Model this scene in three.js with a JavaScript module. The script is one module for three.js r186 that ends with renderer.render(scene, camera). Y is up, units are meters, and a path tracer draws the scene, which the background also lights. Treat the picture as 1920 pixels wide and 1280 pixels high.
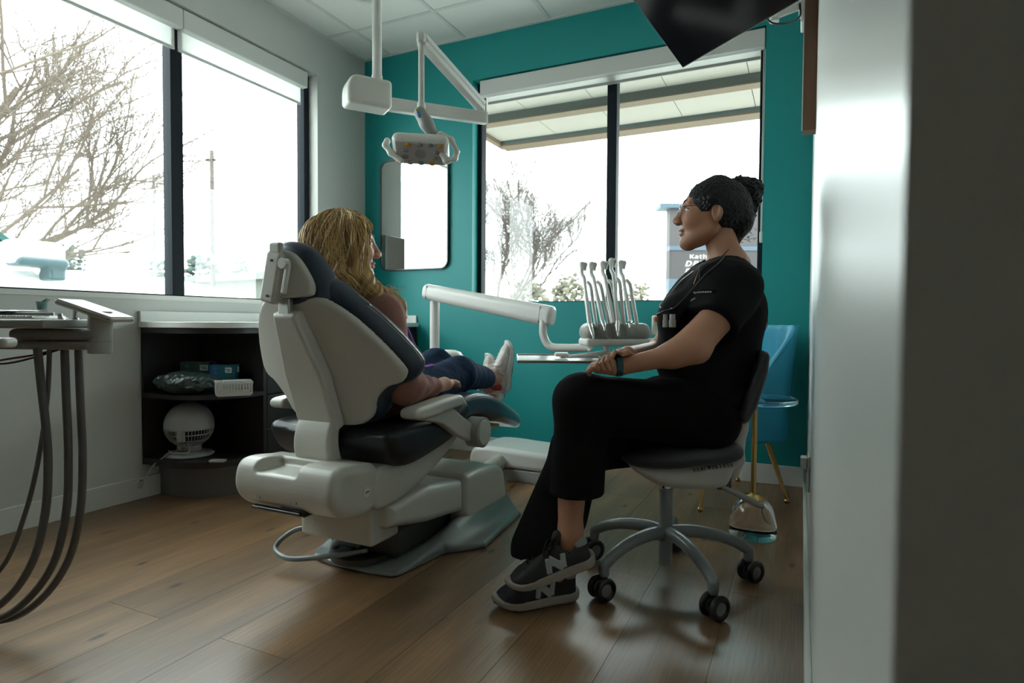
import * as THREE from 'three';
import { RoundedBoxGeometry } from 'three/addons/geometries/RoundedBoxGeometry.js';
import { mergeGeometries } from 'three/addons/utils/BufferGeometryUtils.js';

// ---------- camera, sky, exposure ----------
const scene = new THREE.Scene();
const renderer = new THREE.WebGLRenderer({ antialias: true });
renderer.toneMapping = THREE.LinearToneMapping;
renderer.toneMappingExposure = 2.65;
renderer.shadowMap.enabled = true;
const FPX = 1141.37, YAW = 25.4477 * Math.PI / 180, PIT = 1.7803 * Math.PI / 180, ROLL = -0.346 * Math.PI / 180, EYE = new THREE.Vector3(0, 0.86, 0);
const V = (x, y, z) => new THREE.Vector3(x, y, z);
const CR0 = V(Math.cos(YAW), 0, -Math.sin(YAW)), CF0 = V(-Math.sin(YAW), 0, -Math.cos(YAW));
const CF = CF0.clone().multiplyScalar(Math.cos(PIT)).add(V(0, -Math.sin(PIT), 0));
const CU0 = V(0, Math.cos(PIT), 0).addScaledVector(CF0, Math.sin(PIT));
const CR = CR0.clone().multiplyScalar(Math.cos(ROLL)).addScaledVector(CU0, -Math.sin(ROLL));
const CU = CR0.clone().multiplyScalar(Math.sin(ROLL)).addScaledVector(CU0, Math.cos(ROLL));
const camera = new THREE.PerspectiveCamera(2 * Math.atan(640 / FPX) * 180 / Math.PI, 1.5, 0.02, 200);
camera.position.copy(EYE);
camera.quaternion.setFromRotationMatrix(new THREE.Matrix4().makeBasis(CR, CU, CF.clone().negate()));
camera.focus = 2.1; camera.userData.fStop = 4;
scene.add(camera);
scene.background = new THREE.Color().setRGB(0.86, 1.0, 0.985);   // overcast sky, blown out in the photograph
scene.backgroundIntensity = 3.4;

// ---------- helpers ----------
const ray = (px, py) => CF.clone().addScaledVector(CR, (px - 960) / FPX).addScaledVector(CU, (640 - py) / FPX);
const P = (px, py, d) => EYE.clone().addScaledVector(ray(px, py), d);                   // pixel at a depth
const onAx = (ax) => (px, py, v) => { const r = ray(px, py); return EYE.clone().addScaledVector(r, (v - EYE[ax]) / r[ax]); };
const onX = onAx('x'), onY = onAx('y'), onZ = onAx('z');
let seed = 7; const rnd = () => { seed = (seed * 1664525 + 1013904223) >>> 0; return seed / 4294967296; };
const rr = (a, b) => a + (b - a) * rnd();
const hash3 = (x, y, z) => { let h = (x * 374761393 + y * 668265263 + z * 1274126177) | 0; h = Math.imul(h ^ (h >>> 13), 1274126177); return ((h ^ (h >>> 16)) >>> 0) / 4294967296; };
function vnoise(x, y, z = 0) {
  const X = Math.floor(x), Y = Math.floor(y), Z = Math.floor(z), f = (t) => t * t * (3 - 2 * t), u = f(x - X), v = f(y - Y), w = f(z - Z);
  const l = (a, b, t) => a + (b - a) * t, h = (i, j, k) => hash3(X + i, Y + j, Z + k);
  return l(l(l(h(0, 0, 0), h(1, 0, 0), u), l(h(0, 1, 0), h(1, 1, 0), u), v), l(l(h(0, 0, 1), h(1, 0, 1), u), l(h(0, 1, 1), h(1, 1, 1), u), v), w);
}
const fbm = (x, y, z = 0, o = 4) => { let s = 0, a = 0.5; for (let i = 0; i < o; i++) { s += a * vnoise(x, y, z); x *= 2.03; y *= 2.03; z *= 2.03; a *= 0.5; } return s; };
const names = {};
const numbered = (n) => { names[n] = (names[n] ?? -1) + 1; return names[n] ? n + '_' + String(names[n]).padStart(3, '0') : n; };
const shadow = (o) => { o.castShadow = o.receiveShadow = true; return o; };
function thing(name, label, category, base = V(0, 0, 0), group) {
  const o = new THREE.Group(); o.name = numbered(name); o.position.copy(base); o.userData = { label, category };
  if (group) o.userData.group = group;
  scene.add(o); return o;
}
function part(parent, name, geo, m, label) {                     // geometry in world coordinates, moved into the parent's frame
  const g = geo.clone(); let b = V(0, 0, 0); for (let p = parent; p; p = p.parent) b.add(p.position);
  g.translate(-b.x, -b.y, -b.z);
  const o = shadow(new THREE.Mesh(g, m)); o.name = name; if (label) o.userData.label = label;
  parent.add(o); return o;
}
function single(name, label, category, geo, m, group) {          // a thing that is one mesh
  geo.computeBoundingBox(); const c = geo.boundingBox.getCenter(V(0, 0, 0)); c.y = geo.boundingBox.min.y;
  geo.translate(-c.x, -c.y, -c.z);
  const o = shadow(new THREE.Mesh(geo, m)); o.name = numbered(name); o.position.copy(c); o.userData = { label, category };
  if (group) o.userData.group = group;
  scene.add(o); return o;
}
function struct(name, geo, m, label, category) {
  const o = shadow(geo ? new THREE.Mesh(geo, m) : new THREE.Group()); o.name = name; o.userData = { kind: 'structure', label, category }; scene.add(o); return o;
}
const mat = (r, g, b, rough = 0.5, o = {}) => new THREE.MeshPhysicalMaterial({ color: new THREE.Color().setRGB(r, g, b), roughness: rough, ...o });
const box = (x0, x1, y0, y1, z0, z1, r = 0) => {
  const [w, h, d] = [Math.abs(x1 - x0), Math.abs(y1 - y0), Math.abs(z1 - z0)];
  const g = r ? new RoundedBoxGeometry(w, h, d, 3, Math.min(r, w / 2.01, h / 2.01, d / 2.01)) : new THREE.BoxGeometry(w, h, d);
  return g.translate((x0 + x1) / 2, (y0 + y1) / 2, (z0 + z1) / 2);
};
const basis = (X, Y, Z, o) => new THREE.Matrix4().makeBasis(X, Y, Z).setPosition(o);
const frameBox = (c, X, Y, Z, w, h, d, r = 0) => box(-w / 2, w / 2, -h / 2, h / 2, -d / 2, d / 2, r).applyMatrix4(basis(X, Y, Z, c));
const plain = (g) => { const n = g.index ? g.toNonIndexed() : g; for (const k of Object.keys(n.attributes)) if (!['position', 'normal', 'uv'].includes(k)) n.deleteAttribute(k);
  if (!n.attributes.uv) n.setAttribute('uv', new THREE.BufferAttribute(new Float32Array(n.attributes.position.count * 2), 2)); return n; };
const merge = (...gs) => mergeGeometries(gs.flat().map(plain));
function cyl(a, b, ra, rb = ra, seg = 24) {                        // a closed cylinder or cone from a to b
  const d = b.clone().sub(a), g = new THREE.CylinderGeometry(rb, ra, d.length(), seg);
  g.applyQuaternion(new THREE.Quaternion().setFromUnitVectors(V(0, 1, 0), d.normalize()));
  return g.translate((a.x + b.x) / 2, (a.y + b.y) / 2, (a.z + b.z) / 2);
}
function tube(pts, r, seg = 10, n = 0, closed = false) {
  const c = new THREE.CatmullRomCurve3(pts, closed, 'centripetal');
  const g = new THREE.TubeGeometry(c, n || pts.length * 8, r, seg, closed);
  if (closed) return g;
  const e0 = new THREE.SphereGeometry(r, seg, 6).translate(pts[0].x, pts[0].y, pts[0].z), q = pts[pts.length - 1], e1 = new THREE.SphereGeometry(r, seg, 6).translate(q.x, q.y, q.z);
  return merge(g, e0, e1);
}
function taperTube(pts, radii, seg = 7, n = 0) {
  const c = new THREE.CatmullRomCurve3(pts, false, 'centripetal'), N = n || pts.length * 3, fr = c.computeFrenetFrames(N, false), pos = [], nor = [], idx = [];
  for (let i = 0; i <= N; i++) {
    const t = i / N, p = c.getPointAt(t), k = t * (radii.length - 1), j = Math.min(Math.floor(k), radii.length - 2), r = radii[j] + (radii[j + 1] - radii[j]) * (k - j);
    for (let s = 0; s < seg; s++) { const a = s / seg * Math.PI * 2, nn = fr.normals[i].clone().multiplyScalar(Math.cos(a)).addScaledVector(fr.binormals[i], Math.sin(a)); pos.push(p.x + nn.x * r, p.y + nn.y * r, p.z + nn.z * r); nor.push(nn.x, nn.y, nn.z); }
  }
  for (let i = 0; i < N; i++) for (let s = 0; s < seg; s++) { const a = i * seg + s, b = i * seg + (s + 1) % seg; idx.push(a, b, a + seg, b, b + seg, a + seg); }
  const g = new THREE.BufferGeometry(); g.setAttribute('position', new THREE.Float32BufferAttribute(pos, 3)); g.setAttribute('normal', new THREE.Float32BufferAttribute(nor, 3)); g.setIndex(idx); return g;
}
const lathe = (prof, c, seg = 40) => new THREE.LatheGeometry(prof.map(([r, y]) => new THREE.Vector2(r, y)), seg).translate(c.x, c.y, c.z);
function extrudeXY(pts, depth, bevel = 0.004, M = null, smooth = false) {   // polygon in local xy, extruded along local z (centred), placed by matrix M
  let s; if (smooth) { s = new THREE.Shape(); const c = new THREE.CatmullRomCurve3(pts.map(([x, y]) => V(x, y, 0)), true, 'centripetal'); s.setFromPoints(c.getPoints(pts.length * 6).map((p) => new THREE.Vector2(p.x, p.y))); } else s = new THREE.Shape(pts.map(([x, y]) => new THREE.Vector2(x, y)));
  const g = new THREE.ExtrudeGeometry(s, { depth: Math.max(depth - 2 * bevel, 1e-4), bevelEnabled: bevel > 0, bevelSize: bevel, bevelThickness: bevel, bevelOffset: -bevel, bevelSegments: 2, curveSegments: 10 });
  g.translate(0, 0, -Math.max(depth - 2 * bevel, 1e-4) / 2); if (M) g.applyMatrix4(M); return g;
}
// --- signed distance fields, meshed with surface nets ---
const smin = (a, b, k) => { const h = Math.max(k - Math.abs(a - b), 0) / k; return Math.min(a, b) - h * h * k * 0.25; };
const smax = (a, b, k) => -smin(-a, -b, k);
function cap(a, b, ra, rb = ra) {
  const ax = a.x, ay = a.y, az = a.z, dx = b.x - ax, dy = b.y - ay, dz = b.z - az, L = dx * dx + dy * dy + dz * dz || 1e-9;
  return (x, y, z) => { const px = x - ax, py = y - ay, pz = z - az; let t = (px * dx + py * dy + pz * dz) / L; t = t < 0 ? 0 : t > 1 ? 1 : t; const qx = px - dx * t, qy = py - dy * t, qz = pz - dz * t; return Math.sqrt(qx * qx + qy * qy + qz * qz) - (ra + (rb - ra) * t); };
}
const chain = (pts, rs) => pts.slice(1).map((p, i) => cap(pts[i], p, rs[i], rs[i + 1]));
function ell(c, rx, ry, rz, M) {                                   // ellipsoid; M = optional [X,Y,Z] axes
  const [X, Y, Z] = M ?? [V(1, 0, 0), V(0, 1, 0), V(0, 0, 1)];
  return (x, y, z) => { const px = x - c.x, py = y - c.y, pz = z - c.z; const a = (px * X.x + py * X.y + pz * X.z) / rx, b = (px * Y.x + py * Y.y + pz * Y.z) / ry, d = (px * Z.x + py * Z.y + pz * Z.z) / rz;
    const k0 = Math.sqrt(a * a + b * b + d * d), k1 = Math.sqrt(a * a / rx / rx + b * b / ry / ry + d * d / rz / rz); return k1 < 1e-9 ? -Math.min(rx, ry, rz) : k0 * (k0 - 1) / k1; };
}
const ball = (c, r) => (x, y, z) => Math.hypot(x - c.x, y - c.y, z - c.z) - r;
const rbox = (c, hx, hy, hz, r, M) => { const [X, Y, Z] = M ?? [V(1, 0, 0), V(0, 1, 0), V(0, 0, 1)];
  return (x, y, z) => { const px = x - c.x, py = y - c.y, pz = z - c.z; const a = Math.abs(px * X.x + py * X.y + pz * X.z) - hx + r, b = Math.abs(px * Y.x + py * Y.y + pz * Y.z) - hy + r, d = Math.abs(px * Z.x + py * Z.y + pz * Z.z) - hz + r;
    return Math.hypot(Math.max(a, 0), Math.max(b, 0), Math.max(d, 0)) + Math.min(Math.max(a, b, d), 0) - r; }; };
const U = (k, ...fs) => { fs = fs.flat(); return (x, y, z) => { let d = fs[0](x, y, z); for (let i = 1; i < fs.length; i++) d = smin(d, fs[i](x, y, z), k); return d; }; };
const cut = (f, g, k = 0.004) => (x, y, z) => smax(f(x, y, z), -g(x, y, z), k);          // f without g
const and = (f, g, k = 0.004) => (x, y, z) => smax(f(x, y, z), g(x, y, z), k);
const half = (p, n) => (x, y, z) => (x - p.x) * n.x + (y - p.y) * n.y + (z - p.z) * n.z; // negative behind the plane
const poly2 = (pts) => (x, y) => {                                 // signed distance to a polygon
  let d = 1e9, s = 1; for (let i = 0, j = pts.length - 1; i < pts.length; j = i++) {
    const [ax, ay] = pts[i], [bx, by] = pts[j], ex = bx - ax, ey = by - ay, wx = x - ax, wy = y - ay, t = Math.min(1, Math.max(0, (wx * ex + wy * ey) / (ex * ex + ey * ey))), qx = wx - ex * t, qy = wy - ey * t; d = Math.min(d, qx * qx + qy * qy);
    const c1 = y >= ay, c2 = y < by, c3 = ex * wy > ey * wx; if ((c1 && c2 && c3) || (!c1 && !c2 && !c3)) s = -s; }
  return s * Math.sqrt(d); };
const spline2 = (pts, n = 5, closed = true) => new THREE.CatmullRomCurve3(pts.map(([x, y]) => V(x, y, 0)), closed, 'centripetal').getPoints(pts.length * n).map((p) => [p.x, p.y]).slice(0, closed ? -1 : undefined);
const slab = (d2, w, hw, r) => { const a = d2 + r, b = Math.abs(w) - hw + r; return Math.min(Math.max(a, b), 0) + Math.hypot(Math.max(a, 0), Math.max(b, 0)) - r; };
function mesher(f, lo, hi, h) {
  const nx = Math.ceil((hi.x - lo.x) / h) + 1, ny = Math.ceil((hi.y - lo.y) / h) + 1, nz = Math.ceil((hi.z - lo.z) / h) + 1, F = new Float32Array(nx * ny * nz), id = new Int32Array(nx * ny * nz).fill(-1), pos = [], nor = [], idx = [];
  const at = (i, j, k) => i + nx * (j + ny * k);
  for (let k = 0; k < nz; k++) for (let j = 0; j < ny; j++) { const y = lo.y + j * h, z = lo.z + k * h; let i = 0; while (i < nx) { const d = f(lo.x + i * h, y, z); F[at(i, j, k)] = d; i++;
    // skip far cells: distances only shrink by one cell a step
    let skip = Math.floor(Math.abs(d) / h * 0.55) - 2; while (skip-- > 0 && i < nx) { F[at(i, j, k)] = d > 0 ? h * 9 : -h * 9; i++; } } }
  const e = h * 0.3;
  for (let k = 0; k < nz - 1; k++) for (let j = 0; j < ny - 1; j++) for (let i = 0; i < nx - 1; i++) {
    let m = 0, sx = 0, sy = 0, sz = 0, n = 0; const c = [];
    for (let q = 0; q < 8; q++) { const v = F[at(i + (q & 1), j + (q >> 1 & 1), k + (q >> 2))]; c.push(v); if (v < 0) m |= 1 << q; }
    if (m === 0 || m === 255) continue;
    for (let a = 0; a < 8; a++) for (const b of [1, 2, 4]) { if (a & b) continue; const o = a | b; if ((c[a] < 0) === (c[o] < 0)) continue; const t = c[a] / (c[a] - c[o]); sx += (a & 1) + (b === 1 ? t : 0); sy += (a >> 1 & 1) + (b === 2 ? t : 0); sz += (a >> 2) + (b === 4 ? t : 0); n++; }
    const x = lo.x + (i + sx / n) * h, y = lo.y + (j + sy / n) * h, z = lo.z + (k + sz / n) * h;
    const gx = f(x + e, y, z) - f(x - e, y, z), gy = f(x, y + e, z) - f(x, y - e, z), gz = f(x, y, z + e) - f(x, y, z - e), g = Math.hypot(gx, gy, gz) || 1;
    id[at(i, j, k)] = pos.length / 3; pos.push(x, y, z); nor.push(gx / g, gy / g, gz / g);
  }
  const quad = (a, b, c, d, flip) => { if (a < 0 || b < 0 || c < 0 || d < 0) return; if (flip) idx.push(a, c, b, a, d, c); else idx.push(a, b, c, a, c, d); };
  for (let k = 1; k < nz - 1; k++) for (let j = 1; j < ny - 1; j++) for (let i = 1; i < nx - 1; i++) {
    const s = F[at(i, j, k)] < 0;
    if (s !== F[at(i + 1, j, k)] < 0) quad(id[at(i, j - 1, k - 1)], id[at(i, j, k - 1)], id[at(i, j, k)], id[at(i, j - 1, k)], !s);
    if (s !== F[at(i, j + 1, k)] < 0) quad(id[at(i - 1, j, k - 1)], id[at(i - 1, j, k)], id[at(i, j, k)], id[at(i, j, k - 1)], !s);
    if (s !== F[at(i, j, k + 1)] < 0) quad(id[at(i - 1, j - 1, k)], id[at(i, j - 1, k)], id[at(i, j, k)], id[at(i - 1, j, k)], !s);
  }
  const g = new THREE.BufferGeometry(); g.setAttribute('position', new THREE.Float32BufferAttribute(pos, 3)); g.setAttribute('normal', new THREE.Float32BufferAttribute(nor, 3)); g.setIndex(idx); return g;
}
const meshBox = (f, c, hx, hy, hz, h) => mesher(f, V(c.x - hx, c.y - hy, c.z - hz), V(c.x + hx, c.y + hy, c.z + hz), h);
// ---------- materials ----------
const M = {
  whiteWall: mat(0.53, 0.54, 0.515, 0.55), rightWall: mat(0.62, 0.62, 0.59, 0.34), teal: mat(0.002, 0.25, 0.252, 0.5), trim: mat(0.66, 0.66, 0.62, 0.4),
  tile: mat(0.72, 0.72, 0.69, 0.9), tbar: mat(0.6, 0.61, 0.59, 0.5), frame: mat(0.012, 0.016, 0.022, 0.6, { specularIntensity: 0.25 }), fabric: mat(0.85, 0.86, 0.84, 0.95, { transmission: 0.55, thickness: 0 }), fascia: mat(0.62, 0.62, 0.6, 0.5),
  glass: new THREE.MeshPhysicalMaterial({ color: 0xffffff, transmission: 1, roughness: 0, thickness: 0, ior: 1.45 }),
  plastic: mat(0.56, 0.54, 0.485, 0.32), plasticGrey: mat(0.30, 0.30, 0.27, 0.4), lampWhite: mat(0.7, 0.69, 0.655, 0.28), vinyl: mat(0.016, 0.017, 0.022, 0.38), vinylBlue: mat(0.035, 0.05, 0.075, 0.33), baseGrey: mat(0.19, 0.21, 0.2, 0.3), stitch: mat(0.5, 0.5, 0.48, 0.7),
  chrome: mat(0.75, 0.75, 0.73, 0.12, { metalness: 1 }), steel: mat(0.55, 0.55, 0.53, 0.3, { metalness: 1 }), darkSteel: mat(0.1, 0.1, 0.1, 0.35, { metalness: 0.8 }), black: mat(0.012, 0.012, 0.014, 0.4), brass: mat(0.55, 0.36, 0.13, 0.25, { metalness: 1 }),
  darkWood: mat(0.016, 0.013, 0.013, 0.45), counter: mat(0.72, 0.73, 0.7, 0.25), laminate: mat(0.17, 0.17, 0.165, 0.28), hose: mat(0.10, 0.095, 0.088, 0.42), grey: mat(0.33, 0.33, 0.31, 0.45), stoolGrey: mat(0.22, 0.24, 0.24, 0.28),
  skin: mat(0.42, 0.2, 0.12, 0.5), skin2: mat(0.58, 0.31, 0.22, 0.5), scrubs: mat(0.006, 0.0055, 0.007, 0.85, { specularIntensity: 0.3 }), hairBlack: mat(0.005, 0.0045, 0.006, 0.45, { specularIntensity: 0.5 }), hairBlond: mat(0.46, 0.275, 0.1, 0.42), hairBlondDark: mat(0.2, 0.11, 0.037, 0.45), sweater: mat(0.27, 0.125, 0.10, 0.85), denim: mat(0.009, 0.024, 0.06, 0.85, { specularIntensity: 0.3 }), whiteShoe: mat(0.6, 0.55, 0.52, 0.6),
  panelWood: mat(0.16, 0.08, 0.045, 0.5),
  stoolPad: mat(0.035, 0.035, 0.04, 0.45),
  velvet: mat(0.008, 0.24, 0.38, 0.6, { sheen: 1, sheenColor: new THREE.Color().setRGB(0.1, 0.45, 0.6), sheenRoughness: 0.35 }),
};
// ---------- room shell ----------
const XL = -2.873, ZB = -3.547, XR = 0.034, CH = 2.728, ZE = -0.272, ZH = 1.6, XH = 1.7;   // left wall, back wall, right wall, ceiling, end of right wall, hall
const LW = { z0: -3.07, z1: -0.36, y0: 0.982, y1: 2.46, gx: -2.98 }, BW = { x0: -1.985, x1: -0.2, y0: 0.99, y1: 2.45, gz: -3.655 };
{
  // wood texture, computed once per variant (grain only)
  const variants = [];
  for (let v = 0; v < 6; v++) {
    const W = 1024, H = 160, d = new Uint8Array(W * H * 4), knots = Array.from({ length: 1 + v % 3 }, () => [rr(0.1, 0.9) * 1.83, rr(0.04, 0.2)]), ph = rr(0, 50), tone = rr(0.94, 1.05), cath = v % 2;
    for (let j = 0; j < H; j++) for (let i = 0; i < W; i++) {
      const x = i / W * 1.83, y = j / H * 0.243; let k = 0, wy = y;
      for (const [kx, ky] of knots) { const dx = (x - kx) / 3.2, dy = y - ky, q = Math.exp(-(dx * dx + dy * dy) / 0.0006); k = Math.max(k, Math.exp(-((x - kx) ** 2 / 0.0004 + dy * dy / 0.00008)) * (0.5 + fbm(x * 60, y * 60, v))); wy += q * dy * 1.2; }
      const warp = fbm(x * 1.3 + ph, wy * 9, v * 3) * 0.08 + (cath ? 0.05 * Math.exp(-(((wy - 0.12) / 0.05) ** 2)) * Math.sin(x * 2.2 + ph) : 0);
      const ring = 0.5 + 0.5 * Math.sin((wy + warp) * 420 + fbm(x * 3, wy * 40, 9) * 5), fine = fbm(x * 9 + ph, y * 420, v), blotch = fbm(x * 2.4 + ph, y * 14, 4 + v);
      let s = (0.93 + (blotch - 0.5) * 0.42 + (fine - 0.5) * 0.3 - ring * 0.06) * tone * (1 - 0.7 * Math.min(1, k));
      const o = (j * W + i) * 4, c = [144, 110, 79]; for (let q = 0; q < 3; q++) d[o + q] = Math.max(0, Math.min(255, c[q] * s * (q === 2 ? 0.98 : 1))); d[o + 3] = 255;
    }
    const t = new THREE.DataTexture(d, W, H); t.colorSpace = THREE.SRGBColorSpace; t.magFilter = THREE.LinearFilter; t.minFilter = THREE.LinearMipmapLinearFilter; t.generateMipmaps = true; t.wrapS = t.wrapT = THREE.RepeatWrapping; t.needsUpdate = true;
    variants.push(new THREE.MeshPhysicalMaterial({ map: t, roughness: 0.36, ior: 1.75, bumpMap: t, bumpScale: 0.00015 }));
  }
  const floor = struct('floor', box(XL - 0.1, XH, -0.12, -0.006, ZB - 0.1, ZH), mat(0.03, 0.02, 0.014, 0.8), 'oak plank floor with long boards running towards the teal wall', 'floor');
  const W = 0.2436, L = 1.83; let row = 0;
  for (let x1 = 0.05 + W * 7; x1 > XL; x1 -= W, row++) {
    let z = ZH + 0.3 - (row % 2 ? 0.915 : 0); z = -1.13 + (row % 2 ? 0.915 : 0) + L * 2; if (z > ZH) z -= 0;
    for (; z > ZB; z -= L) {
      const a = Math.max(z - L, ZB), b = Math.min(z, ZH), l = Math.max(x1 - W, XL), r = Math.min(x1, XH); if (b - a < 0.02 || r - l < 0.02) continue;
      const g = box(l + 0.0006, r - 0.0006, -0.006, 0, a + 0.0006, b - 0.0006), uv = g.attributes.uv, p = g.attributes.position, u0 = rnd() * 0.5, fl = rnd() < 0.5;
      for (let i = 0; i < uv.count; i++) { let u = (p.getZ(i) - a) / L, v = (p.getX(i) - (x1 - W)) / W; if (fl) { u = 1 - u; v = 1 - v; } uv.setXY(i, u + u0, v); }
      part(floor, 'floor_plank', g, variants[Math.floor(rnd() * 6)]);
    }
  }
  // walls with window openings, in solid pieces
  const wl = (a, b, c, d) => box(XL - 0.16, XL, c, d, a, b);
  struct('wall_left', merge(wl(ZB - 0.16, LW.z0, 0, CH + 0.2), wl(LW.z1, ZH, 0, CH + 0.2), wl(LW.z0, LW.z1, 0, LW.y0), wl(LW.z0, LW.z1, LW.y1, CH + 0.2)), M.whiteWall, 'white painted wall with the wide window', 'wall');
  const wb = (a, b, c, d) => box(a, b, c, d, ZB - 0.16, ZB);
  struct('wall_back', merge(wb(XL, BW.x0, 0, CH + 0.2), wb(BW.x1, XR + 0.2, 0, CH + 0.2), wb(BW.x0, BW.x1, 0, BW.y0), wb(BW.x0, BW.x1, BW.y1, CH + 0.2)), M.teal, 'teal painted wall around the two-pane window', 'wall');
  struct('wall_right', box(XR, XR + 0.14, 0, CH + 0.2, ZB, ZE), M.rightWall, 'white satin wall ending in a corner beside the doorway', 'wall');
  struct('wall_hall', merge(box(XH, XH + 0.1, 0, CH + 0.2, ZB - 0.1, ZH + 0.1), box(XL - 0.16, XH, 0, CH + 0.2, ZH, ZH + 0.1), box(XR + 0.2, XH, 0, CH + 0.2, ZB - 0.16, ZB)), mat(0.34, 0.31, 0.27, 0.7), 'plain hallway walls behind the doorway', 'wall');
  // ceiling: slab, grid bars and one mesh per tile
  const ceil = struct('ceiling', box(XL - 0.16, XH + 0.1, CH + 0.02, CH + 0.2, ZB - 0.16, ZH + 0.1), M.tile, 'white suspended tile ceiling', 'ceiling');
  const gx = [XL], gz = [ZB]; for (let x = -2.64; x < XH - 0.05; x += 0.6) gx.push(x); gx.push(XH); for (let z = -3.155; z < ZH - 0.05; z += 0.6) gz.push(z); gz.push(ZH);
  for (let i = 0; i + 1 < gx.length; i++) for (let j = 0; j + 1 < gz.length; j++) part(ceil, 'ceiling_tile', box(gx[i] + 0.009, gx[i + 1] - 0.009, CH + 0.004, CH + 0.02, gz[j] + 0.009, gz[j + 1] - 0.009), M.tile);
  for (let i = 1; i + 1 < gx.length; i++) part(ceil, 'grid_bar', box(gx[i] - 0.012, gx[i] + 0.012, CH - 0.001, CH + 0.02, ZB, ZH), M.tbar);
  for (let j = 1; j + 1 < gz.length; j++) part(ceil, 'grid_bar', box(XL, XH, CH, CH + 0.0205, gz[j] - 0.012, gz[j] + 0.012), M.tbar);
  part(ceil, 'wall_angle', merge(box(XL, XL + 0.02, CH - 0.003, CH + 0.003, ZB, ZH), box(XL, XR, CH - 0.003, CH + 0.003, ZB, ZB + 0.02)), M.tbar);
  // baseboards
  struct('baseboard_left', box(XL, XL + 0.013, 0, 0.105, -1.965, ZH, 0.004), M.trim, 'white baseboard along the white wall', 'baseboard');
  struct('baseboard_back', box(-2.19, XR, 0, 0.105, ZB, ZB + 0.013, 0.004), M.trim, 'white baseboard along the teal wall', 'baseboard');
  struct('baseboard_right', box(XR - 0.014, XR, 0, 0.105, ZB, ZE, 0.004), M.trim, 'white baseboard along the satin white wall', 'baseboard');
  // windows
  const w1 = struct('window_1', null, null, 'wide dark-framed window of three panes with a bare tree outside', 'window');
  const fr = (z0, z1, y0, y1) => box(LW.gx - 0.03, LW.gx + 0.035, y0, y1, z0, z1, 0.003);
  const mz = [-2.131, -1.23];
  part(w1, 'window_frame', merge(fr(LW.z0, LW.z0 + 0.045, LW.y0, LW.y1), fr(LW.z1 - 0.045, LW.z1, LW.y0, LW.y1), fr(LW.z0, LW.z1, LW.y0, LW.y0 + 0.012), fr(LW.z0, LW.z1, LW.y1 - 0.05, LW.y1)), M.frame);
  for (const m of mz) part(w1, 'mullion', fr(m - 0.034, m + 0.034, LW.y0, LW.y1), M.frame);
  for (const [a, b] of [[LW.z0, mz[0]], [mz[0], mz[1]], [mz[1], LW.z1]]) part(w1, 'pane', box(LW.gx - 0.002, LW.gx + 0.002, LW.y0 + 0.01, LW.y1 - 0.05, a + 0.03, b - 0.03), M.glass);
  part(w1, 'sill_board', box(LW.gx, XL + 0.006, LW.y0 - 0.02, LW.y0 + 0.002, LW.z0, LW.z1), M.trim);
  const w2 = struct('window_2', null, null, 'dark-framed window of two panes in the teal wall', 'window');
  const fb = (x0, x1, y0, y1) => box(x0, x1, y0, y1, BW.gz - 0.03, BW.gz + 0.035, 0.003);
  part(w2, 'window_frame', merge(fb(BW.x0, BW.x0 + 0.03, BW.y0, BW.y1), fb(BW.x1 - 0.03, BW.x1, BW.y0, BW.y1), fb(BW.x0, BW.x1, BW.y0, BW.y0 + 0.008), fb(BW.x0, BW.x1, BW.y1 - 0.04, BW.y1)), M.frame);
  part(w2, 'mullion', fb(-1.092, -1.032, BW.y0, BW.y1), M.frame);
  for (const [a, b] of [[BW.x0 + 0.02, -1.09], [-1.034, BW.x1 - 0.02]]) part(w2, 'pane', box(a, b, BW.y0 + 0.006, BW.y1 - 0.04, BW.gz - 0.002, BW.gz + 0.002), M.glass);
  // roller shades
  for (const [z0, z1, lab] of [[-3.0, -2.131, 'white roller shade over the white wall window pane beside the room corner'], [-2.129, -1.23, 'white roller shade over the second pane of the wide window counted from the teal wall'], [-1.228, -0.37, 'white roller shade over the pane of the wide window farthest from the teal wall']]) {
    const t = thing('roller_shade', lab, 'roller shade', V(-2.93, 2.2, (z0 + z1) / 2), 'roller shades on the white wall');
    part(t, 'fascia', box(-2.935, -2.885, 2.352, 2.452, z0, z1, 0.006), M.fascia);
    part(t, 'shade_fabric', box(-2.941, -2.939, 2.262, 2.36, z0 + 0.012, z1 - 0.004), M.fabric);
    part(t, 'hem_bar', box(-2.946, -2.934, 2.25, 2.266, z0 + 0.012, z1 - 0.004, 0.004), M.fascia);
  }
  const t = thing('roller_shade', 'white roller shade rolled up above the teal wall window', 'roller shade', V(-1.07, 2.3, -3.58));
  part(t, 'fascia', box(-1.935, -0.205, 2.342, 2.44, -3.6, -3.55, 0.006), M.fascia);
  part(t, 'shade_fabric', box(-1.9, -0.23, 2.31, 2.35, -3.606, -3.604), M.fabric);
  part(t, 'hem_bar', box(-1.9, -0.23, 2.296, 2.314, -3.611, -3.599, 0.004), M.grey);
  part(t, 'pull_chain', merge(tube([V(-0.212, 2.33, -3.575), V(-0.211, 1.9, -3.572), V(-0.211, 1.32, -3.572)], 0.002, 6), tube([V(-0.204, 2.33, -3.565), V(-0.204, 1.9, -3.562), V(-0.205, 1.32, -3.565)], 0.002, 6), box(-0.216, -0.2, 1.3, 1.36, -3.576, -3.56, 0.004)), M.trim);
  // round downlight, switched off
  const dl = onY(688, -10, CH), d = thing('ceiling_downlight', 'round recessed downlight in a ceiling tile, switched off', 'downlight', V(dl.x, CH - 0.01, dl.z));
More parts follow.
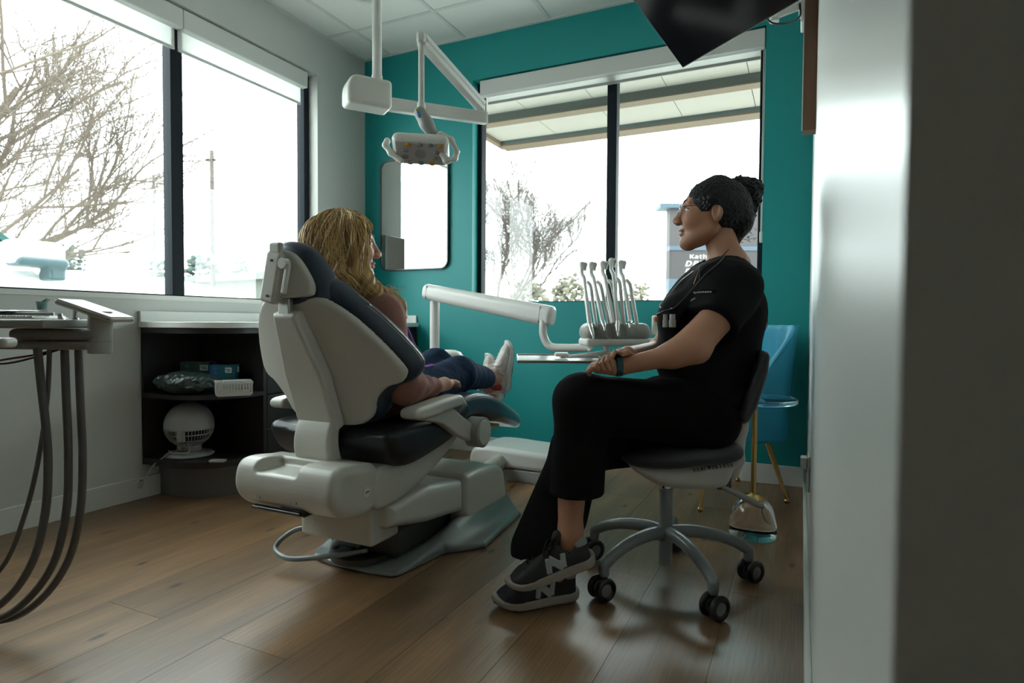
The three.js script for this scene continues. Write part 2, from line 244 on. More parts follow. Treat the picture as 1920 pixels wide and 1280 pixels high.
  part(d, 'trim_ring', lathe([[0.075, 0.006], [0.078, -0.006], [0.1, -0.008], [0.104, 0.004], [0.1, 0.01]], V(dl.x, CH, dl.z)), M.trim);
  part(d, 'lens', lathe([[0, 0.002], [0.076, 0.002], [0.076, 0.006], [0, 0.006]], V(dl.x, CH - 0.006, dl.z)), mat(0.5, 0.52, 0.5, 0.3));
}
// ---------- outside ----------
const X = {};
{
  const leafHaze = mat(0.05, 0.07, 0.06, 1), bark = mat(0.125, 0.095, 0.072, 0.9), bark2 = mat(0.11, 0.09, 0.078, 0.9);
  struct('ground', box(-70, 60, -0.6, -0.35, -90, 40), mat(0.52, 0.52, 0.49, 0.9), 'pale concrete pavement outside', 'ground');
  function twigTube(pts, r0, r1) {                                   // three-sided twig along a polyline
    const pos = [], nor = [], idx = []; pts.forEach((p, i) => { const q = pts[Math.min(i + 1, pts.length - 1)], o = pts[Math.max(i - 1, 0)], d = q.clone().sub(o).normalize(), a = V(-d.z, 0.2, d.x).cross(d).normalize(), b = d.clone().cross(a), r = r0 + (r1 - r0) * i / (pts.length - 1); for (let k = 0; k < 3; k++) { const c = Math.cos(k * 2.0944), e = Math.sin(k * 2.0944), n = a.clone().multiplyScalar(c).addScaledVector(b, e); pos.push(p.x + n.x * r, p.y + n.y * r, p.z + n.z * r); nor.push(n.x, n.y, n.z); if (i) { const u = (i - 1) * 3 + k, v = (i - 1) * 3 + (k + 1) % 3; idx.push(u, v, u + 3, v, v + 3, u + 3); } } });
    const g = new THREE.BufferGeometry(); g.setAttribute('position', new THREE.Float32BufferAttribute(pos, 3)); g.setAttribute('normal', new THREE.Float32BufferAttribute(nor, 3)); g.setIndex(idx); return g;
  }
  function tree(name, label, base, limbs, trunkR, depth, tw, m, seedv) {
    seed = seedv; const t = thing(name, label, 'tree', base, 'bare winter trees');
    const twigs = [];
    const grow = (p, d, len, r, lev, into) => {
      const pts = [p.clone()], n = 4; let q = p.clone(), dd = d.clone(), end;
      for (let i = 0; i < n; i++) { dd.add(V(rr(-1, 1), rr(-0.5, 0.8), rr(-1, 1)).multiplyScalar(0.24)).normalize(); q = q.clone().addScaledVector(dd, len / n); pts.push(q); }
      into.push(lev > 1 ? twigTube(pts, r * 0.5, r * 0.27) : taperTube(pts, [r * 0.5, r * 0.4, r * 0.27], 7, 8));
      if (lev >= depth) return;
      const k = lev === 0 ? 6 : tw;
      for (let i = 0; i < k; i++) { const f = 0.3 + 0.7 * (i + rnd() * 0.6) / k, j = Math.min(n - 1, Math.floor(f * n)), o = pts[j].clone().lerp(pts[j + 1], f * n - j), nd = dd.clone().add(V(rr(-1, 1), rr(-0.6, 0.9), rr(-1, 1)).multiplyScalar(0.85)).normalize(); grow(o, nd, len * rr(0.45, 0.68), r * rr(0.49, 0.6), lev + 1, lev >= 1 ? twigs : into); }
    };
    for (const [d, len, r, off] of limbs) { const g = []; grow(base.clone().add(off), d.clone().normalize(), len, r, 0, g); part(t, 'branch', merge(g), m); }
    part(t, 'trunk', taperTube([V(base.x, -0.4, base.z), base.clone().add(V(0, 0, 0)), base.clone().add(V(0.02, 0.4, 0.03))], [trunkR * 1.3, trunkR, trunkR * 0.7], 9), m);
    const tg = part(t, 'twigs', merge(twigs), m); tg.userData.kind = 'stuff'; return t;
  }
  const b1 = P(-170, 560, 6.3);
  tree('bare_tree', 'large bare tree with spreading brown twigs outside the white wall window', V(b1.x, 1.0, b1.z), [
    [V(0.6, 1.6, -0.8), 2.4, 0.075, V(0, 0, 0)], [V(0.3, 1.9, -0.35), 2.6, 0.075, V(0, 0, 0)], [V(0.6, 1.0, -1.1), 2.2, 0.065, V(0, 0, 0)], [V(0.4, 0.45, -1.0), 2.0, 0.045, V(0, 0.1, 0)], [V(1.0, 1.35, -0.5), 2.4, 0.065, V(0, 0, 0)], [V(0.8, 0.75, -0.8), 2.1, 0.05, V(0, 0.1, 0)], [V(-0.3, 1.4, 0.7), 2.2, 0.06, V(0, 0, 0)], [V(-0.5, 1.5, -0.8), 2.2, 0.06, V(0, 0, 0)]], 0.16, 4, 6, bark, 11);
  const b2 = P(938, 585, 8.0);
  tree('bare_tree', 'slender bare tree with upright pale twigs outside the teal wall window', V(b2.x, 0.7, b2.z), [
    [V(0.1, 1.6, 0.1), 1.35, 0.045, V(0, 0, 0)], [V(0.65, 1.35, 0.1), 1.35, 0.04, V(0.03, 0, 0)], [V(-0.35, 1.4, 0.2), 1.2, 0.04, V(0, 0, 0)], [V(0.35, 1.5, -0.5), 1.3, 0.04, V(0, 0, 0)], [V(0.95, 1.25, 0.2), 1.25, 0.03, V(0.05, 0, 0)]], 0.08, 4, 7, bark2, 29);
  function bush(name, label, px0, px1, py0, d, m, group) {        // distant evergreen crown with leaf clumps, standing on a trunk
    const a = P(px0, py0, d), b = P(px1, py0, d), w = a.distanceTo(b), c = a.clone().lerp(b, 0.5), h = a.y, t = thing(name, label, 'tree', V(c.x, -0.35, c.z), group), g = [];
    for (let i = 0; i < 260; i++) { const an = rr(0, 6.28), q = Math.sqrt(rnd()), yy = rr(0.25, 1), s = Math.sqrt(Math.max(0.05, 1 - (yy - 0.45) ** 2 * 2.6)); g.push(new THREE.IcosahedronGeometry(w * rr(0.03, 0.08), 0).scale(1, rr(0.5, 1), 1).rotateY(rr(0, 3)).translate(c.x + Math.cos(an) * q * w * 0.5 * s, -0.35 + (h + 0.35) * yy * (0.85 + 0.15 * rnd()), c.z + Math.sin(an) * q * w * 0.4 * s)); }
    part(t, 'foliage', merge(g), m).userData.kind = 'stuff';
    part(t, 'trunk', cyl(V(c.x, -0.36, c.z), V(c.x, h * 0.5, c.z), w * 0.05, w * 0.03, 8), bark);
  }
  const yel = mat(0.11, 0.104, 0.074, 1), pale = mat(0.065, 0.082, 0.074, 1);
  bush('evergreen_tree', 'small hazy evergreen crown right of the white car', 92, 172, 452, 40, pale, 'distant trees');
  bush('evergreen_tree', 'hazy green tree beside the tall utility pole', 335, 425, 474, 52, leafHaze, 'distant trees');
  bush('evergreen_tree', 'hazy green tree between the two utility poles', 262, 345, 486, 56, pale, 'distant trees');
  bush('evergreen_tree', 'low hazy tree behind the flat roofed building', 415, 480, 482, 58, pale, 'distant trees');
  bush('shrub', 'low yellowish hazy tree beyond the slender bare tree', 945, 1040, 522, 36, yel, 'distant trees');
  bush('shrub', 'pale hazy tree behind the dental instruments', 1025, 1105, 514, 42, yel, 'distant trees');
  bush('shrub', 'small pale tree between the instruments and the pylon sign', 1168, 1226, 528, 36, yel, 'distant trees');
  const wood = mat(0.05, 0.042, 0.038, 0.9), metal = mat(0.055, 0.07, 0.076, 0.6);
  { const a = P(397, 282, 30), t = thing('utility_pole', 'tall wooden utility pole with a bracket halfway up', 'utility pole', V(a.x, -0.35, a.z)); part(t, 'pole', cyl(V(a.x, -0.36, a.z), a, 0.13, 0.1, 10), wood); const b = P(397, 487, 30); part(t, 'transformer', cyl(V(b.x + 0.2, b.y - 0.25, b.z), V(b.x + 0.2, b.y + 0.25, b.z), 0.16, 0.16, 12), metal); part(t, 'cross_arm', frameBox(P(395, 300, 30), CR, CU, CF, 0.5, 0.08, 0.1), wood); }
  { const a = P(288, 330, 34), t = thing('utility_pole', 'plain thin grey utility pole between bare tree and window mullion', 'utility pole', V(a.x, -0.35, a.z)); part(t, 'pole', cyl(V(a.x, -0.36, a.z), a, 0.1, 0.08, 10), metal); part(t, 'cap', new THREE.SphereGeometry(0.09, 8, 6).translate(a.x, a.y, a.z), metal); }
  { // flat roofed building
    const a = P(345, 545, 37), b = P(700, 470, 29), t = thing('building', 'long low beige building with a flat white roof edge', 'building', V(a.x, -0.35, a.z)); const d = b.clone().sub(a).setY(0), L = d.length(), Xd = d.normalize(), Zd = V(-Xd.z, 0, Xd.x), c = a.clone().addScaledVector(Xd, L / 2); const top = a.y + 0.35;
    const Q = (y0, y1, dep, ex) => frameBox(V(c.x, (y0 + y1) / 2, c.z).addScaledVector(Zd, -2), Xd, V(0, 1, 0), Zd, L + ex, y1 - y0, dep);
    part(t, 'walls', Q(-0.35, top, 6, 0), mat(0.085, 0.09, 0.075, 0.9)); part(t, 'roof', Q(top, top + 0.35, 6.8, 0.8), mat(0.12, 0.125, 0.125, 0.7));
  }
  { // white sport utility car parked along the wall
    const x0 = -5.0, zA = -1.05, pw = mat(0.8, 0.82, 0.82, 0.25, { clearcoat: 1 }), gl = mat(0.01, 0.07, 0.065, 0.08), tr = mat(0.04, 0.085, 0.1, 0.35);
    const t = thing('car', 'white parked pickup truck with a dark wing mirror outside the window', 'car', V(x0 - 0.9, -0.35, -1.9));
    const My = basis(V(0, 0, -1), V(0, 1, 0), V(1, 0, 0), V(x0 - 0.9, 0.22, -1.58));      // local x = towards the bonnet (-z)
    part(t, 'body', extrudeXY([[-2.4, 0.0], [-2.45, 0.75], [-2.3, 0.98], [0.8, 1.0], [1.5, 1.035], [2.1, 1.0], [2.7, 0.93], [3.0, 0.78], [3.05, 0.1], [2.6, -0.05], [-2.2, -0.05]], 1.8, 0.06, My), pw);
    part(t, 'cabin', extrudeXY([[-0.95, 0.9], [-0.85, 1.72], [-0.6, 1.8], [0.0, 1.74], [0.95, 1.1], [1.35, 0.95]], 1.5, 0.06, My), pw);
    part(t, 'side_window', extrudeXY([[-0.7, 1.07], [-0.65, 1.66], [-0.05, 1.6], [0.82, 1.07]], 1.53, 0.004, My), gl, 'tinted green side glass');
    part(t, 'windscreen', extrudeXY([[0.12, 1.71], [1.0, 1.1], [1.03, 1.13], [0.16, 1.75]], 1.3, 0.003, My), gl);
    for (const z of [-2.1, 1.6]) for (const s of [-0.12, -1.68]) part(t, 'wheel', cyl(V(x0 + s - 0.11, 0.07, z - 1.58), V(x0 + s + 0.11, 0.07, z - 1.58), 0.42), M.black);
    const mc = P(62, 474, onX(62, 474, x0 + 0.06).sub(EYE).dot(CF)), s = 1; 
    const mir = part(t, 'wing_mirror', meshBox(U(0.05, rbox(mc, 0.1, 0.085, 0.18, 0.06), cap(mc.clone().add(V(-0.05, -0.05, -0.05)), mc.clone().add(V(-0.14, -0.17, -0.12)), 0.05, 0.055)), mc, 0.3, 0.3, 0.3, 0.012), pw);
    part(mir, 'mirror_arm', meshBox(U(0.03, rbox(mc.clone().add(V(0.006, -0.065, -0.025)), 0.103, 0.036, 0.165, 0.034), rbox(mc.clone().add(V(-0.0, -0.13, -0.12)), 0.08, 0.06, 0.055, 0.02)), mc, 0.3, 0.3, 0.3, 0.012), tr, 'dark teal lower shell');
  }
  { // canopy over the entrance: soffit panels, beams
    const y = 2.75, t = thing('canopy', 'pale panelled entrance canopy outside the teal wall window', 'canopy', V(-1.2, y, -4.8)), pan = mat(0.3, 0.275, 0.235, 0.8), beam = mat(0.07, 0.07, 0.06, 0.8), tan = mat(0.13, 0.09, 0.055, 0.8), xl = -2.88;
    const zs = [-3.72, -5.02, -5.14, -5.8];
    for (const [za, zb] of [[-3.72, -5.02], [-5.14, -5.74]]) for (let x = xl; x < 2.4; x += 0.62) part(t, 'soffit_panel', box(x + 0.003, x + 0.617, y + (za === -3.72 ? 0.02 : 0), y + 0.05, zb, za), pan);
    part(t, 'backing', box(xl, 2.5, y + 0.05, y + 0.07, -5.85, -3.72), beam);
    part(t, 'beam', merge(box(xl, 2.5, y - 0.05, y + 0.06, -5.13, -5.03)), beam); part(t, 'beam_trim', box(xl, 2.5, y - 0.06, y - 0.05, -5.14, -5.02), tan);
    part(t, 'gutter', merge(box(xl, 2.5, y - 0.03, y + 0.2, -5.9, -5.76)), mat(0.075, 0.1, 0.1, 0.7)); part(t, 'gutter_trim', box(xl - 0.02, 2.5, y - 0.05, y - 0.03, -5.95, -5.76), tan);
    part(t, 'end_board', box(xl - 0.06, xl, y - 0.04, y + 0.2, -5.9, -3.72), tan);
  }
  { // pylon sign with its lettering
    const d = 14, a = P(1253, 392, d), b = P(1440, 392, d), Xd = b.clone().sub(a).setY(0).normalize(), Zd = V(-Xd.z, 0, Xd.x), w = a.distanceTo(b) + 0.2, t = thing('pylon_sign', 'tall brown pylon sign with blue trim and white lettering', 'sign', V(a.x, -0.35, a.z));
    const c = a.clone().addScaledVector(Xd, w / 2), yTop = a.y, cab = (px0, px1, y0, y1, dep, m, n) => part(t, n, frameBox(V(0, 0, 0).copy(a).addScaledVector(Xd, (px0 + px1) / 2).setY((y0 + y1) / 2), Xd, V(0, 1, 0), Zd, px1 - px0, y1 - y0, dep), m);
    const yy = (py) => P(1253, py, d).y, brown = mat(0.032, 0.028, 0.03, 0.7), blue = mat(0.03, 0.052, 0.075, 0.6);
    cab(-0.24, w + 0.1, yy(393), yy(385), 0.5, blue, 'roof_trim'); cab(0, w, yy(462), yy(393), 0.3, brown, 'panel'); cab(0, w, yy(470), yy(462), 0.34, blue, 'divider'); 
    cab(0, w, yy(523), yy(470), 0.3, mat(0.02, 0.017, 0.018, 0.7), 'panel'); cab(0, w, yy(545), yy(523), 0.3, blue, 'base_band'); cab(0, w, -0.36, yy(545), 0.26, mat(0.06, 0.085, 0.09, 0.7), 'pedestal');
    const cv = document.createElement('canvas'); cv.width = 512; cv.height = 176; const q = cv.getContext('2d'); q.fillStyle = '#241f22'; q.fillRect(0, 0, 512, 176); q.fillStyle = '#8d8986'; q.font = 'bold 40px sans-serif'; q.fillText('Kathl', 86, 48); q.font = 'italic bold 52px sans-serif'; q.fillText('DRIPP', 62, 100); q.font = 'italic bold 62px sans-serif'; q.fillText('PE', 58, 158);
    const tx = new THREE.CanvasTexture(cv); tx.colorSpace = THREE.SRGBColorSpace;
    const g = new THREE.PlaneGeometry(w * 0.96, yy(472) - yy(521)); g.applyMatrix4(basis(Xd, V(0, 1, 0), V(-Xd.z, 0, Xd.x), a.clone().addScaledVector(Xd, w / 2).setY((yy(472) + yy(521)) / 2).addScaledVector(V(-Xd.z, 0, Xd.x), 0.152)));
    part(t, 'lettering', g, new THREE.MeshPhysicalMaterial({ map: tx, roughness: 0.6 }), 'white letters on brown');
  }
}
// ---------- dental chair ----------
const PA = poly2(spline2([[-1.6, 0.553], [-1.6, 0.578], [-1.68, 0.59], [-1.82, 0.6], [-1.89, 0.598], [-1.915, 0.565], [-1.88, 0.56], [-1.8, 0.555], [-1.7, 0.545]], 5)), PB = poly2([[-1.64, 0.545], [-1.85, 0.565], [-1.9, 0.535], [-2.02, 0.47], [-2.07, 0.42], [-2.0, 0.41], [-1.9, 0.45], [-1.8, 0.505]]);
{
  const cx = -1.41, t = thing('dental_chair', 'reclined dental chair with pale shell and dark vinyl upholstery', 'dental chair', V(cx, 0, -2.0));
  const A = V(1, 0, 0), sym = (f) => (x, y, z) => f(cx + Math.abs(x - cx), y, z);
  // backrest: local u across, s up the back, w towards the seat front
  const B = V(cx, 0.5, -1.56), up = V(0, 0.415, 0.175).normalize(), nn = V(0, up.z, -up.y).normalize();   // nn points towards the patient (-z)
  const loc = (x, y, z) => { const u = Math.abs(x - cx), dy = y - B.y, dz = z - B.z, s = dy * up.y + dz * up.z; let w = dy * nn.y + dz * nn.z; w -= 0.85 * u * u; return [u, s, w]; };
  const half1 = spline2([[0, 0.455], [0.06, 0.462], [0.105, 0.462], [0.18, 0.405], [0.25, 0.305], [0.29, 0.225], [0.303, 0.185], [0.285, 0.155], [0.24, 0.145], [0.195, 0.105], [0.172, 0.05], [0.13, 0.022], [0.06, 0.018], [0, 0.018]], 4, false);
  const mirrorPoly = (h) => [...h, ...h.slice().reverse().filter(([x]) => x > 0.001).map(([x, y]) => [-x, y])];
  const po = poly2(mirrorPoly(half1));
  const shellF = (x, y, z) => { const [u, s, w] = loc(x, y, z); return slab(po(u, s), w - 0.012, 0.014, 0.012); };
  part(t, 'back_shell', meshBox(shellF, V(cx, 0.72, -1.5), 0.36, 0.34, 0.24, 0.0075), M.plastic);
  const half2 = half1.map(([u, s]) => [u, s]);
  const cushF = (x, y, z) => { const [u, s, w] = loc(x, y, z); const top = s > 0.40 ? 0.02 * Math.exp(-(((u - 0.13) / 0.05) ** 2)) : 0; return slab(po(u, s) - 0.021 - top, w - 0.062, 0.035, 0.032); };
  const cush = part(t, 'back_cushion', meshBox(cushF, V(cx, 0.72, -1.55), 0.4, 0.36, 0.28, 0.009), M.vinylBlue, 'dark blue vinyl back cushion');
  // stitch line along the cushion's visible edge
  const edgePt = (u, s, w) => { const ww = w + 0.85 * u * u; return V(cx + u, B.y + up.y * s + nn.y * ww, B.z + up.z * s + nn.z * ww); };
  for (const off of [0.0135, 0.0185]) { const pts = half1.slice(8, 34).filter((_, i) => i % 3 === 0).map(([u, s]) => edgePt(u + off * 0.9 + 0.0075, s + off * 0.4 + 0.004, 0.062 + (off > 0.015 ? 0.006 : -0.004))); if (pts.length > 3) part(cush, 'stitching', tube(pts, 0.0011, 5, 60), M.stitch); }
  // spine cover down the middle of the back
  const spW = (s) => 0.045 + 0.035 * Math.min(1, Math.max(0, (0.42 - s) / 0.2));
  const spF = (x, y, z) => { const [u, s, w0] = loc(x, y, z), w = w0 + 0.85 * u * u; const b = spW(s); return Math.max(slab(Math.max(u - b, s - 0.43, 0.03 - s), w + 0.018 + Math.max(0, 0.2 - s) * 0.06, 0.026, 0.014), -1) * 0.8; };
  part(t, 'spine_cover', meshBox(spF, V(cx, 0.7, -1.45), 0.14, 0.32, 0.24, 0.006), M.plastic);
  const stP = poly2(spline2([[-1.50, 0.555], [-1.478, 0.52], [-1.466, 0.46], [-1.478, 0.41], [-1.5, 0.375], [-1.56, 0.375], [-1.535, 0.42], [-1.522, 0.47], [-1.53, 0.53], [-1.54, 0.56]], 5));
  part(t, 'spine_stem', meshBox((x, y, z) => slab(stP(z, y), x - cx, 0.076, 0.014), V(cx, 0.465, -1.5), 0.12, 0.12, 0.1, 0.006), M.plastic);
  // headrest
  const hr = V(cx + 0.035, 1.0, -1.415), hrf = (x, y, z) => { const u = x - cx, yy = y - 0.9; const c = poly2H(u, yy); return slab(c, z + 1.40 + (yy - 0.1) * 0.0 + u * u * 1.6 - 0.0 , 0.034, 0.03); };
  const poly2H = poly2(spline2([[-0.045, 0.01], [0.05, 0.0], [0.12, 0.015], [0.135, 0.06], [0.11, 0.125], [0.06, 0.185], [0, 0.205], [-0.055, 0.2], [-0.085, 0.165], [-0.09, 0.1], [-0.075, 0.04]], 5));
  const hcush = part(t, 'headrest_cushion', meshBox((x, y, z) => hrf(x, y, z + 0.012), V(cx + 0.02, 1.0, -1.42), 0.17, 0.16, 0.1, 0.006), M.vinylBlue, 'dark blue vinyl headrest pad');
  part(t, 'headrest_shell', meshBox((x, y, z) => { const u = x - cx, yy = y - 0.9; return slab(poly2H(u, yy) + 0.03, z + 1.364 + u * u * 1.6, 0.012, 0.01); }, V(cx + 0.02, 1.0, -1.38), 0.17, 0.16, 0.09, 0.005), M.plastic);
  const hb = part(t, 'headrest_bracket', merge(frameBox(V(cx - 0.022, 0.99, -1.342), V(0.97, -0.22, 0).normalize(), V(0.22, 0.97, 0).normalize(), V(0, 0, 1), 0.062, 0.155, 0.03, 0.012), frameBox(V(cx - 0.012, 1.075, -1.346), A, V(0, 1, 0), V(0, 0, 1), 0.045, 0.04, 0.02, 0.008)), M.plastic);
  part(hb, 'locking_lever', merge(cyl(V(cx + 0.03, 1.03, -1.345), V(cx + 0.03, 1.03, -1.325), 0.016), frameBox(V(cx + 0.036, 0.985, -1.336), V(0.97, -0.22, 0).normalize(), V(0.22, 0.97, 0).normalize(), V(0, 0, 1), 0.016, 0.09, 0.014, 0.005)), M.lampWhite);
  for (const [a, b] of [[-0.012, 1.04], [-0.03, 0.935]]) part(hb, 'screw', cyl(V(cx + a, b, -1.33), V(cx + a, b, -1.324), 0.0035), M.black);
  part(t, 'headrest_bar', box(cx - 0.024, cx + 0.02, 0.86, 0.93, -1.382, -1.362, 0.004), M.steel, 'bare steel headrest bar');
  // seat and leg rest: side profile swept across, with softened edges
  const prof = (pts) => poly2(spline2(pts, 5));
  const seatP = prof([[-1.56, 0.42], [-1.54, 0.49], [-1.7, 0.505], [-1.9, 0.50], [-2.02, 0.545], [-2.06, 0.50], [-1.98, 0.43], [-1.8, 0.385], [-1.62, 0.375]]);
  part(t, 'seat_cushion', meshBox((x, y, z) => slab(seatP(z, y - 0.02 * ((x - cx) / 0.26) ** 2), x - cx, 0.265, 0.035), V(cx, 0.46, -1.8), 0.3, 0.13, 0.34, 0.009), M.vinyl, 'black vinyl seat cushion');
  const legW = (z) => 0.25 - 0.05 * Math.max(0, (-z - 2.2) / 0.45) ** 2;
  const legP = prof([[-1.98, 0.48], [-2.0, 0.555], [-2.12, 0.575], [-2.25, 0.56], [-2.45, 0.49], [-2.62, 0.425], [-2.665, 0.395], [-2.64, 0.365], [-2.5, 0.395], [-2.3, 0.45], [-2.12, 0.49]]);
  const leg = part(t, 'leg_rest', meshBox((x, y, z) => slab(legP(z, y), (x - cx) * 0.25 / legW(z), 0.25, 0.03), V(cx, 0.47, -2.32), 0.3, 0.15, 0.4, 0.009), M.vinylBlue, 'dark vinyl leg rest');
  for (const o of [0, 0.006]) part(leg, 'stitching', tube([[-2.02, 0.535], [-2.1, 0.553], [-2.24, 0.54], [-2.44, 0.47], [-2.6, 0.41]].map(([z, y]) => V(cx + legW(z) - 0.004 - (o ? 0.003 : 0), y + o + 0.012, z)), 0.0012, 5, 50), M.stitch);
  part(leg, 'clear_cover', meshBox((x, y, z) => slab(legP(z, y) - 0.004, (x - cx) * 0.25 / legW(z), 0.255, 0.03) , V(cx, 0.42, -2.5), 0.3, 0.12, 0.19, 0.009), new THREE.MeshPhysicalMaterial({ transmission: 1, roughness: 0.12, thickness: 0, color: 0xffffff }), 'clear plastic toe cover');
  part(leg, 'underside_board', box(cx - 0.17, cx + 0.2, 0.395, 0.41, -2.42, -2.14, 0.004).applyMatrix4(new THREE.Matrix4()), mat(0.45, 0.36, 0.2, 0.6), 'tan underside board');
  // pale under-body
  const bodyP = prof([[-1.53, 0.27], [-1.535, 0.385], [-1.7, 0.40], [-1.85, 0.405], [-2.0, 0.455], [-2.1, 0.485], [-2.06, 0.43], [-1.95, 0.36], [-1.75, 0.285], [-1.62, 0.262]]);
  part(t, 'under_body', meshBox((x, y, z) => slab(bodyP(z, y), x - cx, 0.215, 0.02), V(cx, 0.38, -1.8), 0.26, 0.16, 0.34, 0.009), M.plastic);
  const hP = poly2(spline2([[-1.345, 0.335], [-1.352, 0.40], [-1.375, 0.425], [-1.48, 0.42], [-1.55, 0.405], [-1.545, 0.275], [-1.45, 0.262], [-1.38, 0.285]], 5));
  const notch = rbox(V(cx - 0.03, 0.425, -1.39), 0.085, 0.032, 0.07, 0.012);
  const hs = part(t, 'pivot_housing', meshBox(cut((x, y, z) => slab(hP(z, y), x - cx, 0.208, 0.03), notch, 0.012), V(cx, 0.35, -1.45), 0.24, 0.12, 0.14, 0.006), M.plastic);
  part(hs, 'badge', new THREE.CylinderGeometry(0.016, 0.016, 0.002, 24).rotateZ(Math.PI / 2).translate(cx + 0.2085, 0.335, -1.49), M.lampWhite);
  part(hs, 'badge_script', tube([V(cx + 0.2100, 0.331, -1.482), V(cx + 0.2100, 0.338, -1.486), V(cx + 0.2100, 0.332, -1.489), V(cx + 0.2100, 0.338, -1.493), V(cx + 0.2100, 0.333, -1.497), V(cx + 0.2100, 0.337, -1.5)], 0.0009, 5), M.black);
  for (const u of [-0.1, 0.05]) part(hs, 'screw_hole', cyl(V(cx + u, 0.318, -1.36), V(cx + u, 0.318, -1.349), 0.008), M.grey);
  part(t, 'tilt_lever', merge(frameBox(V(cx - 0.04, 0.278, -1.37), A, V(0, 1, 0), V(0, 0, 1), 0.2, 0.012, 0.022, 0.005), frameBox(V(cx + 0.02, 0.282, -1.42), A, V(0, 1, 0), V(0, 0, 1), 0.1, 0.03, 0.1, 0.008)), M.darkSteel, 'dark metal tilt lever');
  // lift column pieces
  part(t, 'lift_cover', meshBox(rbox(V(cx + 0.015, 0.197, -1.64), 0.153, 0.07, 0.075, 0.012), V(cx + 0.015, 0.2, -1.64), 0.19, 0.1, 0.11, 0.007), M.plastic);
  const lowP = poly2([[-1.6, 0.18], [-1.6, 0.262], [-1.85, 0.275], [-2.1, 0.235], [-2.1, 0.10], [-1.85, 0.13]]);
  part(t, 'lift_arm', meshBox((x, y, z) => slab(lowP(z, y) + 0.004, x - cx - 0.01 + 0.0 * z, 0.205 + (z + 1.6) * 0.02, 0.03), V(cx, 0.19, -1.86), 0.26, 0.13, 0.3, 0.008), M.plastic);
  const reP = poly2(spline2([[-2.105, 0.06], [-2.105, 0.24], [-2.13, 0.25], [-2.38, 0.235], [-2.44, 0.205], [-2.46, 0.15], [-2.465, 0.06]], 5));
  part(t, 'rear_cover', meshBox((x, y, z) => slab(reP(z, y), x - cx - 0.012, 0.203, 0.03), V(cx, 0.15, -2.28), 0.26, 0.13, 0.22, 0.007), M.plastic);
  // floor plate with raised ribs
  const plate = poly2([[-0.17, -1.655], [-0.08, -1.637], [0.09, -1.634], [0.18, -1.645], [0.2, -1.66], [0.235, -1.9], [0.325, -2.0], [0.34, -2.03], [0.3, -2.44], [0.27, -2.47], [0.15, -2.5], [-0.15, -2.5], [-0.27, -2.47], [-0.3, -2.44], [-0.34, -2.03], [-0.235, -1.9], [-0.205, -1.7]]);
  const hgt = (x, z) => 0.022 + 0.05 * Math.max(0, Math.min(1, (-z - 1.72) / 0.3)) * Math.exp(-(((Math.abs(x - cx) - 0.2) / 0.055) ** 2) * 1.6) + 0.035 * Math.exp(-(((Math.abs(x - cx) - 0.1) / 0.12) ** 2)) * Math.max(0, Math.min(1, (-z - 1.9) / 0.2));
  const plateF = (x, y, z) => { const d = plate(x - cx, z), h = hgt(x, z); const a = d + 0.014, b = y - h + 0.012; return smax(Math.max(a, b) < 0 ? Math.max(a, b) - 0.012 : Math.hypot(Math.max(a, 0), Math.max(b, 0)) - 0.012, 0.002 - y, 0.004) * 0.8; };
  const pl = part(t, 'floor_plate', meshBox(plateF, V(cx, 0.05, -2.06), 0.4, 0.07, 0.5, 0.008), M.baseGrey, 'grey enamel floor plate');
  part(t, 'inner_mast', merge(box(cx - 0.15, cx + 0.15, 0.03, 0.14, -2.1, -1.72, 0.02), cyl(V(cx, 0.025, -1.72), V(cx, 0.045, -1.72), 0.11)), M.darkSteel);
  part(t, 'power_cable', tube([V(cx - 0.1, 0.13, -1.66), V(cx - 0.2, 0.12, -1.6), V(cx - 0.24, 0.07, -1.55), V(cx - 0.17, 0.05, -1.53), V(cx - 0.02, 0.06, -1.6), V(cx + 0.05, 0.06, -1.68)], 0.009, 10, 60), mat(0.25, 0.29, 0.29, 0.3), 'grey looped cable');
  part(t, 'cable_bend', tube([V(cx - 0.12, 0.02, -1.7), V(cx - 0.08, 0.07, -1.69), V(cx - 0.02, 0.06, -1.72)], 0.016, 10), mat(0.2, 0.24, 0.24, 0.3));
  // armrests
  for (const s of [1, -1]) {
    const X0 = cx + s * 0.285, am = s > 0 ? 1 : 1;
    const arm = part(t, 'armrest', meshBox(U(0.02, (x, y, z) => { const q = poly2A(z, y); return slab(q, x - X0, 0.036, 0.014); }), V(X0, 0.57, -1.76), 0.09, 0.07, 0.2, 0.005), M.plastic);
    part(arm, 'support', meshBox((x, y, z) => slab(poly2B(z, y), x - X0 + s * 0.012, 0.02, 0.008), V(X0, 0.51, -1.9), 0.09, 0.14, 0.24, 0.006), M.plastic);
    const k = V(X0 - s * 0.02, 0.44, -2.045); part(arm, 'pivot_knob', cyl(k, k.clone().add(V(s * 0.055, 0, 0)), 0.058, 0.058, 40), M.plasticGrey); part(arm, 'knob_cap', cyl(k.clone().add(V(s * 0.05, 0, 0)), k.clone().add(V(s * 0.062, 0, 0)), 0.05, 0.047, 40), M.plastic);
  }
  function poly2A(z, y) { return PA(z, y); } function poly2B(z, y) { return PB(z, y); }
}
